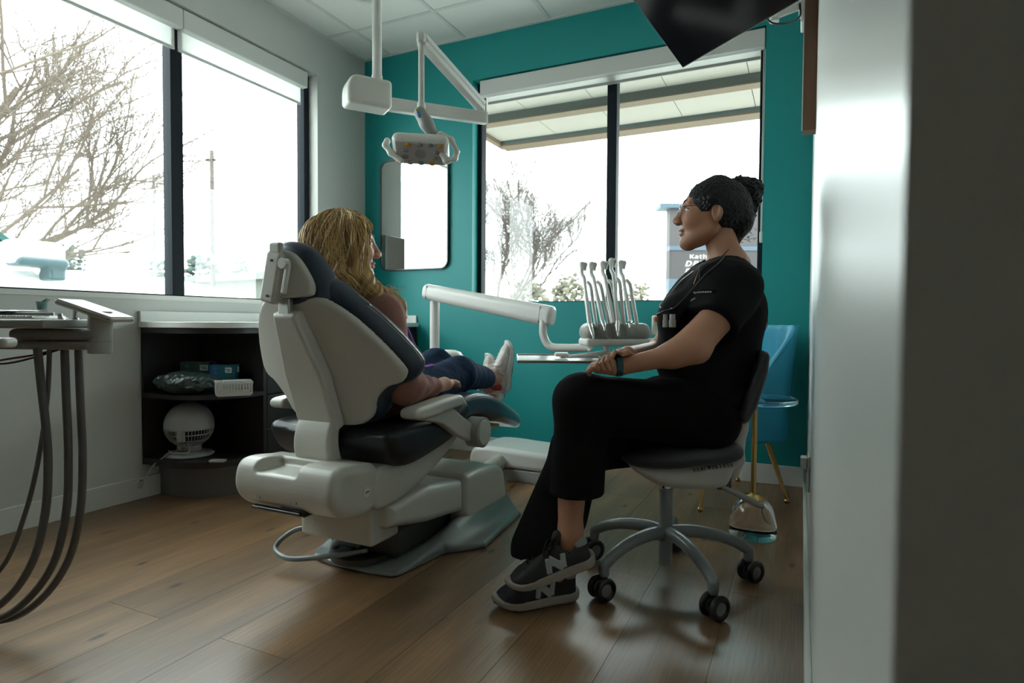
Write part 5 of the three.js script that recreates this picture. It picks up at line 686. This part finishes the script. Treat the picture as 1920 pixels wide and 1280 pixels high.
  const faceCut = half(J(1286, 374), V(1, 0, 0).copy(CR0).multiplyScalar(-0.82).add(V(0, -0.57, 0)).normalize());   // keeps hair behind the hairline
  const earCut = ell(H.at(-0.008, -0.012, 0), 0.024, 0.034, 0.12, H.A3), cheek = half(J(1332, 408), CR0.clone().multiplyScalar(-0.97).add(V(0, -0.22, 0)).normalize());
  const hair = (x, y, z) => smax(smax(hU(x, y, z) + curl(x, y, z, 0.0025), -earCut(x, y, z), 0.01), faceCut(x, y, z), 0.006);
  part(t, 'hair', meshBox((x, y, z) => Math.max(hair(x, y, z), y < J(1344, 404).y ? cheek(x, y, z) : -1), J(1360, 395), 0.16, 0.16, 0.13, 0.0042), M.hairBlack, 'dark curly hair pulled back');
  part(t, 'hair_bun', meshBox((x, y, z) => U(0.02, ball(J(1400, 364), 0.046), ball(J(1411, 353), 0.033), ball(J(1386, 348), 0.032), ball(J(1406, 380), 0.03), ball(J(1393, 402), 0.04))(x, y, z) + curl(x, y, z, 0.006), J(1400, 374), 0.1, 0.11, 0.09, 0.004), M.hairBlack);
  { const g = []; seed = 91; for (let i = 0; i < 90; i++) { const a = i < 55 ? [1372 + rr(0, 52), 338 + rr(0, 20)] : [1385 + rr(0, 30), 425 + rr(0, 30)], p = J(a[0], a[1], D + rr(-0.05, 0.05)), q = [p]; for (let j = 1; j < 5; j++) q.push(q[j - 1].clone().add(V(rr(-1, 1), rr(-0.7, 0.8), rr(-1, 1)).multiplyScalar(0.008))); g.push(tube(q, 0.0006, 4, 10)); } part(t, 'loose_curls', merge(g), M.hairBlack).userData.kind = 'stuff'; }
  // scrubs
  const A3 = [CR0, V(0, 1, 0), N], fold = (x, y, z, a) => a * (fbm(x * 14, y * 9, z * 14, 3) - 0.45);
  let top = U(0.06, ell(J(1340, 585), 0.165, 0.16, 0.15, A3), ell(J(1324, 668), 0.168, 0.15, 0.155, A3), ell(J(1322, 745), 0.12, 0.10, 0.175, A3), cap(J(1345, 538, 1.9), J(1345, 538, 2.15), 0.08, 0.08), ell(J(1275, 595, 1.95), 0.07, 0.07, 0.075, A3), ell(J(1275, 595, 2.1), 0.07, 0.07, 0.075, A3), cap(J(1372, 515), shN.clone().lerp(nb, 0.3), 0.058, 0.062), cap(J(1352, 515), shF.clone().lerp(nb, 0.3), 0.058, 0.062));
  const sl = (a, b, w) => cap(a, a.clone().lerp(b, 0.62), 0.075, w); top = U(0.035, top, sl(shN, elN, 0.074), sl(shF, elF, 0.07));
  const hemN = shN.clone().lerp(elN, 0.56), hemF = shF.clone().lerp(elF, 0.56), near = (p, r) => (x, y, z) => Math.hypot(x - p.x, y - p.y, z - p.z) - r;
  // open V neck: remove the wedge in front of the throat
  const neckCut = U(0.02, chain([J(1362, 470), J(1332, 512), J(1300, 540)], [0.075, 0.058, 0.022]));
  const armGap = U(0.02, chain([hemN.clone().lerp(elN, 0.12), elN, wrN], [0.064, 0.06, 0.05]));
  const topF = (x, y, z) => smax(smax(top(x, y, z) + fold(x, y, z, 0.012), -neckCut(x, y, z), 0.008), -half3(x, y, z), 0.006);
  const sleeveN = half(hemN, elN.clone().sub(shN).normalize()), sleeveF = half(hemF, elF.clone().sub(shF).normalize());
  const armTube = cap(hemN, elN, 0.095, 0.095), armTubeF = cap(hemF, elF, 0.095, 0.095), torsoE = ell(J(1330, 640), 0.15, 0.25, 0.125, A3);
  function half3(x, y, z) { const tt = torsoE(x, y, z); return Math.min(Math.max(armTube(x, y, z), -sleeveN(x, y, z), -tt), Math.max(armTubeF(x, y, z), -sleeveF(x, y, z), -tt)); }
  const tp = part(t, 'scrub_top', mesher(topF, J(1330, 640).add(V(-0.36, -0.30, -0.36)), J(1330, 640).add(V(0.36, 0.36, 0.36)), 0.008), M.scrubs, 'black short sleeved scrub top');
  const cv = document.createElement('canvas'); cv.width = 256; cv.height = 64; const q = cv.getContext('2d'); q.fillStyle = '#070707'; q.fillRect(0, 0, 256, 64); q.fillStyle = '#a9a9a9'; q.font = 'bold 44px sans-serif'; q.fillText('quintana', 6, 46); const tx = new THREE.CanvasTexture(cv); tx.colorSpace = THREE.SRGBColorSpace;
  const legsU = U(0.05, chain([hpN, knN], [0.105, 0.082]), chain([hpF, knF], [0.105, 0.085]), ell(J(1252, 746), 0.12, 0.075, 0.15, A3), ell(J(1312, 785), 0.115, 0.10, 0.18, A3));
  const shinN = cap(knN, J(1080, 960, 1.845), 0.08, 0.082), shinF = cap(knF, J(1022, 1030, 1.9), 0.08, 0.108);
  const hN = half(J(1080, 927, 1.845), V(0, -1, 0)), hF = half(J(1030, 1015, 1.9), V(0, -1, 0).addScaledVector(CR0, 0.36).normalize());
  const pantsF = (x, y, z) => Math.min(smin(legsU(x, y, z) + fold(x, y, z, 0.012), smax(shinN(x, y, z) + fold(x, y, z, 0.006), hN(x, y, z), 0.004), 0.04), smin(legsU(x, y, z), smax(shinF(x, y, z), hF(x, y, z), 0.004), 0.04));
  part(t, 'scrub_pants', mesher(pantsF, V(-1.1, 0.04, -2.5), V(-0.02, 0.86, -1.6), 0.009), mat(0.005, 0.0045, 0.005, 0.9, { specularIntensity: 0.25 }), 'wide black cropped scrub trousers');
  // embroidered name and leaf mark laid on the chest
  { const c = J(1310, 549, 1.9), X = CR0.clone().multiplyScalar(0.98).add(V(0, 0.0, 0)).normalize(), gN = V(0, 0, 0); let p = c.clone(); for (let i = 0; i < 60 && topF(p.x, p.y, p.z) < 0.0012; i++) p.addScaledVector(N, 0.004); const g = new THREE.PlaneGeometry(0.05, 0.0125, 12, 4), a = g.attributes.position; for (let i = 0; i < a.count; i++) { const v = p.clone().addScaledVector(CR0, a.getX(i)).add(V(0, a.getY(i), 0)).addScaledVector(N, 0.05); for (let j = 0; j < 200 && topF(v.x, v.y, v.z) > 0.0012; j++) v.addScaledVector(N, -0.001); a.setXYZ(i, v.x, v.y, v.z); } g.computeVertexNormals(); part(tp, 'embroidered_name', g, new THREE.MeshPhysicalMaterial({ map: tx, roughness: 0.9, specularIntensity: 0.2, side: THREE.DoubleSide }), 'small grey embroidered lettering');
    const m = J(1291, 562, 1.92).addScaledVector(N, 0.12); for (let j = 0; j < 300 && topF(m.x, m.y, m.z) > 0.001; j++) m.addScaledVector(N, -0.001); part(tp, 'leaf_mark', ellG(m, 0.01, 0.0025, 0.003), mat(0.35, 0.36, 0.36, 0.7)); }
  function ellG(c, a, b, d) { return new THREE.SphereGeometry(1, 14, 10).scale(a, b, d).rotateZ(0.5).translate(c.x, c.y, c.z); }
  // watch, glasses, earring, necklace, loupes on a neck cord
  part(t, 'smart_watch', meshBox(and(cap(wrN.clone().lerp(h(1150, 688, 1.845), -0.6), h(1140, 688, 1.845), 0.031, 0.0295), (x, y, z) => Math.abs(half(h(1160, 686, 1.85), CR0)(x, y, z)) - 0.011, 0.003), h(1160, 686, 1.85), 0.06, 0.06, 0.06, 0.003), mat(0.01, 0.05, 0.055, 0.5), 'dark teal watch strap');
  { const gl = thing('eyeglasses', 'clear rimmed eyeglasses worn by the woman in scrubs', 'eyeglasses', H.at(0.09, 0, 0)), rim = mat(0.6, 0.62, 0.62, 0.2); for (const g of [1, -1]) { const pts = []; for (let i = 0; i < 18; i++) { const a = i / 18 * 6.2832; pts.push(H.at(0.098 - 0.004 * Math.abs(Math.cos(a)), 0.0 + 0.02 * Math.sin(a), g * (0.033 + 0.024 * Math.cos(a)))); } part(gl, 'rim', tube(pts, 0.0013, 6, 40, true), rim); part(gl, 'temple', tube([H.at(0.09, 0.01, g * 0.058), H.at(0.05, 0.012, g * 0.071), H.at(0.0, 0.013, g * 0.08), H.at(-0.03, -0.008, g * 0.08)], 0.0011, 6, 30), M.darkSteel); part(gl, 'lens', new THREE.CylinderGeometry(0.0225, 0.0225, 0.001, 24).scale(1.05, 1, 0.87).rotateX(0).applyMatrix4(basis(H.A3[2], H.A3[0], H.A3[1], H.at(0.096, 0, g * 0.033))), M.glass); } part(gl, 'bridge', tube([H.at(0.097, 0.004, 0.011), H.at(0.1, 0.007, 0), H.at(0.097, 0.004, -0.011)], 0.0013, 6, 12), rim); }
  { const e = H.at(-0.007, -0.04, 0.083); part(t, 'earring', new THREE.SphereGeometry(0.0036, 12, 8).translate(e.x, e.y, e.z), M.chrome); }
  const surf = (x, y, d) => { const r = ray(x, y), p = P(x, y, d - 0.3); for (let i = 0; i < 400; i++) { if (Math.min(topF(p.x, p.y, p.z), skinBody(p.x, p.y, p.z)) < 0.003) break; p.addScaledVector(r, 0.0015); } return p; };
  part(t, 'necklace', tube([surf(1312, 500, D), surf(1306, 518, D), surf(1301, 532, D)], 0.0009, 5, 20), M.brass, 'thin gold chain');
  { const lp = thing('dental_loupes', 'dental loupes hanging on a black cord against the scrub top', 'loupes', surf(1258, 595, 1.95));
    part(lp, 'neck_cord', tube([surf(1366, 468, D), surf(1345, 487, D), surf(1325, 498, D), surf(1314, 508, D), surf(1312, 526, D)], 0.0018, 6, 40), M.black); part(lp, 'neck_cord', tube([surf(1366, 468, D), surf(1345, 495, D), surf(1325, 512, D), surf(1304, 535, D), surf(1280, 562, D), surf(1266, 576, D)], 0.0017, 6, 50), M.darkSteel);
    part(lp, 'temple_arm', tube([surf(1300, 508, D), surf(1276, 527, D), P(1256, 550, 1.98), P(1237, 573, 1.96), P(1243, 578, 1.94), surf(1262, 578, 1.95)], 0.0017, 6, 50), M.steel);
    part(lp, 'loupe_frame', tube([P(1232, 590, 1.92), P(1244, 584, 1.9), surf(1256, 581, 1.93), surf(1266, 577, 1.93)], 0.0035, 8, 24), M.black);
    for (const [x, y, w] of [[1246, 600, 0.0085], [1259, 600, 0.0105]]) { const c = surf(x, y, 1.93).addScaledVector(N, 0.012); part(lp, 'ocular', merge(cyl(c.clone().add(V(0, 0.018, 0)), c.clone().add(V(0, -0.002, 0)), w * 0.85), cyl(c, c.clone().add(V(0, -0.022, 0)), w)), M.grey, 'grey telescope barrel'); }
    const oc = P(1230, 598, 1.92); part(lp, 'headlamp', new THREE.SphereGeometry(0.009, 14, 10).scale(0.7, 1, 0.7).translate(oc.x, oc.y, oc.z), mat(0.6, 0.16, 0.02, 0.3), 'orange filter');
    part(lp, 'cable', tube([P(1428, 560, 2.05), P(1436, 585, 2.06), P(1439, 605, 2.06), P(1432, 622, 2.05), P(1421, 630, 2.04)], 0.0016, 6, 40), M.black); }
  // shoes
  const dark = { upper: mat(0.02, 0.018, 0.02, 0.8), overlay: mat(0.008, 0.008, 0.009, 0.6), sole: mat(0.34, 0.3, 0.25, 0.7), heel: mat(0.26, 0.27, 0.25, 0.7), letter: mat(0.36, 0.39, 0.38, 0.6), lace: mat(0.01, 0.01, 0.011, 0.9), label: 'black running shoe with grey N', soleLabel: 'grey foam sole', heelY: 0.07 };
  const tN = P(958, 1105, 1.80), hN2 = P(1113, 1050, 1.83), fN = tN.clone().sub(hN2).normalize(); sneaker(t, hN2.clone().add(V(0, -0.008, 0)), fN, V(0, 1, 0), 1.0, -1, dark);
  const tF = onY(925, 1146, 0), hF2 = onY(1078, 1124, 0), fF = tF.clone().sub(hF2).setY(0).normalize(); hF2.y = 0.002; hF2.addScaledVector(CF0, 0.012); sneaker(t, hF2, fF, V(0, 1, 0), 1.0, -1, dark);
}
// ---------- reclining patient ----------
{
  const t = thing('person', 'blonde woman in a rust pink sweater and jeans reclining in the dental chair', 'person', V(-1.4, 0.5, -2.0)), k = 1.02;
  const f = CR0.clone().multiplyScalar(0.93).addScaledVector(CF0, 0.36).normalize(), H = headField(P(650, 460, 2.08), f, V(0, 1, 0).addScaledVector(f, 0.02).normalize(), k), hp = (x, y, d = 2.08) => P(x, y, d);
  const nb = V(-1.4, 0.955, -1.63), sN = V(-1.262, 0.885, -1.65), sF = V(-1.557, 0.885, -1.65), eN = V(-1.185, 0.645, -1.67), wN = V(-1.178, 0.628, -1.85), eF = V(-1.61, 0.645, -1.7), wF = V(-1.66, 0.625, -1.9);
  const hN = V(-1.315, 0.575, -1.86), hF = V(-1.485, 0.575, -1.86), kN = V(-1.315, 0.64, -2.24), kF = V(-1.45, 0.665, -2.27), aN = P(920, 710, 2.94), aF = P(916, 722, 3.06);
  const bodyF = U(0.03, cap(H.at(-0.03, -0.07, 0), nb, 0.05, 0.055), chain([nb, V(-1.4, 0.8, -1.7), V(-1.4, 0.6, -1.82)], [0.07, 0.095, 0.11]), cap(nb, sN, 0.045, 0.045), cap(nb, sF, 0.045, 0.045), chain([sN, eN, wN], [0.046, 0.038, 0.025]), chain([sF, eF, wF], [0.046, 0.038, 0.025]), chain([hN, kN, aN], [0.075, 0.05, 0.034]), chain([hF, kF, aF], [0.075, 0.05, 0.034]), cap(aN, P(938, 712, 2.96), 0.036, 0.03), cap(aF, P(928, 722, 3.08), 0.036, 0.03));
  const hand = (w, s) => { const p = (a, b, c) => w.clone().add(V(a * s, b, c)); return U(0.01, cap(p(0, 0, 0.01), p(0.0, 0.006, -0.05), 0.023, 0.026), cap(p(0.015, 0.004, -0.05), p(-0.015, 0.008, -0.055), 0.018, 0.018), ...[-0.025, -0.008, 0.009, 0.025].map((x, i) => U(0.004, finger([p(x * 0.8, 0.006, -0.055), p(x, 0.012, -0.085 - 0.006 * Math.sin(i)), p(x, 0.006, -0.108), p(x, -0.008, -0.12)], 0.0088))), U(0.004, finger([p(-0.02, 0.004, -0.015), p(-0.042, 0.012, -0.045), p(-0.045, 0.012, -0.072)], 0.0105))); };
  const handN = hand(wN, 1), handF = hand(wF, -1);
  part(t, 'body', merge(mesher(bodyF, V(-1.8, 0.45, -2.75), V(-1.05, 1.15, -1.5), 0.011), meshBox(H.F, H.at(0.005, -0.01, 0), 0.15, 0.15, 0.15, 0.003), meshBox(handN, wN.clone().add(V(0, 0, -0.055)), 0.08, 0.06, 0.1, 0.0035), meshBox(handF, wF.clone().add(V(0, 0, -0.055)), 0.08, 0.06, 0.1, 0.0035)), M.skin2);
  faceParts(t, H, k, mat(0.12, 0.07, 0.035, 0.6), mat(0.03, 0.05, 0.06, 0.1), mat(0.42, 0.17, 0.15, 0.45));
  // sweater with gathered sleeves
  const wr = (x, y, z, a) => a * (fbm(x * 16, y * 16, z * 16, 3) - 0.45), gather = (x, y, z) => { const d = Math.hypot(x - eN.x, y - eN.y, (z + 1.76) * 0.8); return 0.004 * Math.sin((z * 95 + y * 50) + 3 * vnoise(x * 20, y * 20, z * 20)) * Math.exp(-((d / 0.11) ** 2)); };
  const swU = U(0.05, ell(V(-1.4, 0.83, -1.68), 0.165, 0.13, 0.105), ell(V(-1.4, 0.7, -1.76), 0.155, 0.13, 0.115), ell(V(-1.4, 0.585, -1.83), 0.18, 0.09, 0.125), cap(nb.clone().add(V(0, -0.03, 0)), sN, 0.062, 0.058), cap(nb.clone().add(V(0, -0.03, 0)), sF, 0.062, 0.058), chain([sN, eN, wN.clone().lerp(eN, 0.12)], [0.06, 0.052, 0.036]), chain([sF, eF, wF.clone().lerp(eF, 0.12)], [0.06, 0.052, 0.036]));
  const neck = cap(H.at(-0.03, -0.08, 0), nb.clone().add(V(0.01, 0.005, -0.02)), 0.06, 0.062);
  part(t, 'sweater', mesher((x, y, z) => smax(smax(swU(x, y, z) + wr(x, y, z, 0.012) + gather(x, y, z), -neck(x, y, z), 0.006), half(wN.clone().lerp(eN, 0.1), wN.clone().sub(eN).normalize())(x, y, z) > 0 && x > -1.3 && y < 0.7 ? half(wN.clone().lerp(eN, 0.1), wN.clone().sub(eN).normalize())(x, y, z) : -1, 0.004), V(-1.82, 0.47, -2.0), V(-1.02, 1.06, -1.5), 0.0085), M.sweater, 'rust pink knit sweater');
  part(t, 'purple_lanyard', tube([V(-1.26, 0.84, -1.78), V(-1.26, 0.76, -1.84), V(-1.27, 0.715, -1.89), V(-1.3, 0.69, -1.95), V(-1.305, 0.69, -2.02)], 0.006, 6, 40), mat(0.2, 0.05, 0.4, 0.7), 'purple ribbon');
  // jeans
  const jn = U(0.045, chain([hN, kN, aN.clone().lerp(kN, 0.17)], [0.095, 0.068, 0.05]), chain([hF, kF, aF.clone().lerp(kF, 0.17)], [0.095, 0.068, 0.05]), ell(V(-1.4, 0.575, -1.85), 0.17, 0.09, 0.12));
  const cutN = half(aN.clone().lerp(kN, 0.14), aN.clone().sub(kN).normalize());
  part(t, 'jeans', mesher((x, y, z) => smax(jn(x, y, z) + wr(x, y, z, 0.012) + 0.003 * Math.sin(z * 60 + x * 20) * Math.exp(-(((z + 2.27) / 0.08) ** 2)), cutN(x, y, z), 0.006), V(-1.65, 0.45, -2.7), V(-1.15, 0.8, -1.7), 0.0085), M.denim, 'dark blue jeans');
  // hair: cap and falling mass with strands
  const N = CF0.clone().negate(), hc = hp(641, 452), cap0 = ell(hc, 0.116, 0.107, 0.1, [CR0, V(0, 1, 0), N]);
  const strand = (x, y, z) => { const a = Math.atan2((z - hc.z) * N.z + (x - hc.x) * N.x, (x - hc.x) * CR0.x + (z - hc.z) * CR0.z), q = a * 9 + y * 22 + 3 * vnoise(x * 18, y * 9, z * 18); return 0.0045 * Math.sin(q * 2.2) + 0.0025 * Math.sin(q * 6.1 + 1); };
  const mass = U(0.035, cap0, cap(hp(600, 450), hp(610, 520), 0.062, 0.06), cap(hp(622, 470, 2.03), hp(652, 535, 1.99), 0.06, 0.05), chain([hp(652, 535, 1.99), hp(690, 552, 2.04), hp(722, 566, 2.1), hp(744, 580, 2.1), hp(758, 596, 2.09)], [0.05, 0.042, 0.036, 0.026, 0.01]), chain([hp(610, 520), hp(640, 552, 2.04)], [0.06, 0.045]), chain([hp(662, 425, 2.01), hp(668, 470, 2.0), hp(672, 520, 2.0), hp(700, 545, 2.0)], [0.035, 0.026, 0.028, 0.026]));
  const faceOpen = U(0.01, ell(H.at(0.1, -0.028, 0), 0.075, 0.085, 0.095, H.A3), half(H.at(0.062, 0, 0), H.A3[0].clone().negate()));
  part(t, 'hair', mesher((x, y, z) => smax(mass(x, y, z) + strand(x, y, z), -ell(H.at(0.112, -0.025, 0), 0.075, 0.1, 0.1, H.A3)(x, y, z), 0.008), hp(650, 490).add(V(-0.26, -0.22, -0.26)), hp(650, 490).add(V(0.26, 0.24, 0.26)), 0.0048), M.hairBlond, 'long wavy blonde hair');
  { // strands on the surface of the mass, marched along it
    seed = 5; const g = [], gd = []; const F = (p) => mass(p.x, p.y, p.z), e = 0.004, grad = (p) => V(mass(p.x + e, p.y, p.z) - mass(p.x - e, p.y, p.z), mass(p.x, p.y + e, p.z) - mass(p.x, p.y - e, p.z), mass(p.x, p.y, p.z + e) - mass(p.x, p.y, p.z - e)).normalize();
    for (let i = 0; i < 420; i++) {
      const a = rr(-0.35, 3.5), p0 = hc.clone().addScaledVector(CR0, Math.cos(a) * 0.1 * rr(0, 1) + 0.01).addScaledVector(N, Math.sin(a) * 0.09 * rr(0.1, 1)).add(V(0, 0.11, 0)); let p = p0, pts = []; const side = rr(-0.2, 0.25);
      const L = 26 + Math.floor(rr(0, 22)); for (let j = 0; j < L; j++) { for (let q = 0; q < 3; q++) p = p.clone().addScaledVector(grad(p), -(F(p) - 0.002 + strand(p.x, p.y, p.z) * 0.6)); const f2 = p.clone().sub(H.at(0.112, -0.025, 0)); if (Math.hypot(f2.dot(H.A3[0]) / 0.077, f2.dot(H.A3[1]) / 0.102, f2.dot(H.A3[2]) / 0.102) < 1) break; pts.push(p); const n = grad(p), low = p.y < 1.02 ? 0.95 : 0.0; let d = V(0, -1, 0).addScaledVector(CR0, side + low * 1.2 + 0.22 * Math.sin(j * 0.5 + i)); d.addScaledVector(n, -d.dot(n)).normalize(); p = p.clone().addScaledVector(d, 0.0085); }
      if (pts.length > 5) (rnd() < 0.6 ? g : gd).push(taperTube(pts, [0.0006, 0.0017, 0.0017, 0.0013, 0.0005], 4, pts.length));
    }
    part(t, 'hair_strands', merge(g), mat(0.72, 0.47, 0.19, 0.38)).userData.kind = 'stuff'; part(t, 'hair_strands', merge(gd), M.hairBlondDark).userData.kind = 'stuff';
    const fl = []; for (let i = 0; i < 150; i++) { const p = hp(695 + rr(0, 50), 535 + rr(0, 1) * 45, rr(2.03, 2.12)), q = [p]; for (let j = 1; j < 6; j++) q.push(q[j - 1].clone().addScaledVector(CR0, rr(-0.002, 0.011)).add(V(0, rr(-0.009, 0.007), rr(-0.006, 0.006)))); fl.push(tube(q, 0.0006, 4, 12)); } part(t, 'flyaway_hair', merge(fl), mat(0.55, 0.4, 0.2, 0.4)).userData.kind = 'stuff';
  }
  const white = { upper: M.whiteShoe, overlay: mat(0.52, 0.47, 0.45, 0.7), sole: mat(0.6, 0.6, 0.57, 0.6), heel: mat(0.55, 0.05, 0.04, 0.6), letter: mat(0.56, 0.46, 0.44, 0.5), lace: mat(0.7, 0.68, 0.62, 0.8), tread: mat(0.2, 0.09, 0.045, 0.8), label: 'pale running shoe with pink grey N and red heel', soleLabel: 'pale foam sole', heelY: 0.045 };
  const mk = (heel, toe, ankleDir) => sneaker(t, heel, toe.clone().sub(heel).normalize(), ankleDir, 0.94, 1, white);
  const upS = CR0.clone().multiplyScalar(-0.93).addScaledVector(N, 0.3).add(V(0, 0.12, 0)).normalize();
  mk(P(953, 735, 2.97), P(962, 640, 3.0), upS); mk(P(944, 749, 3.1), P(924, 664, 3.14), upS);
}
renderer.render(scene, camera);
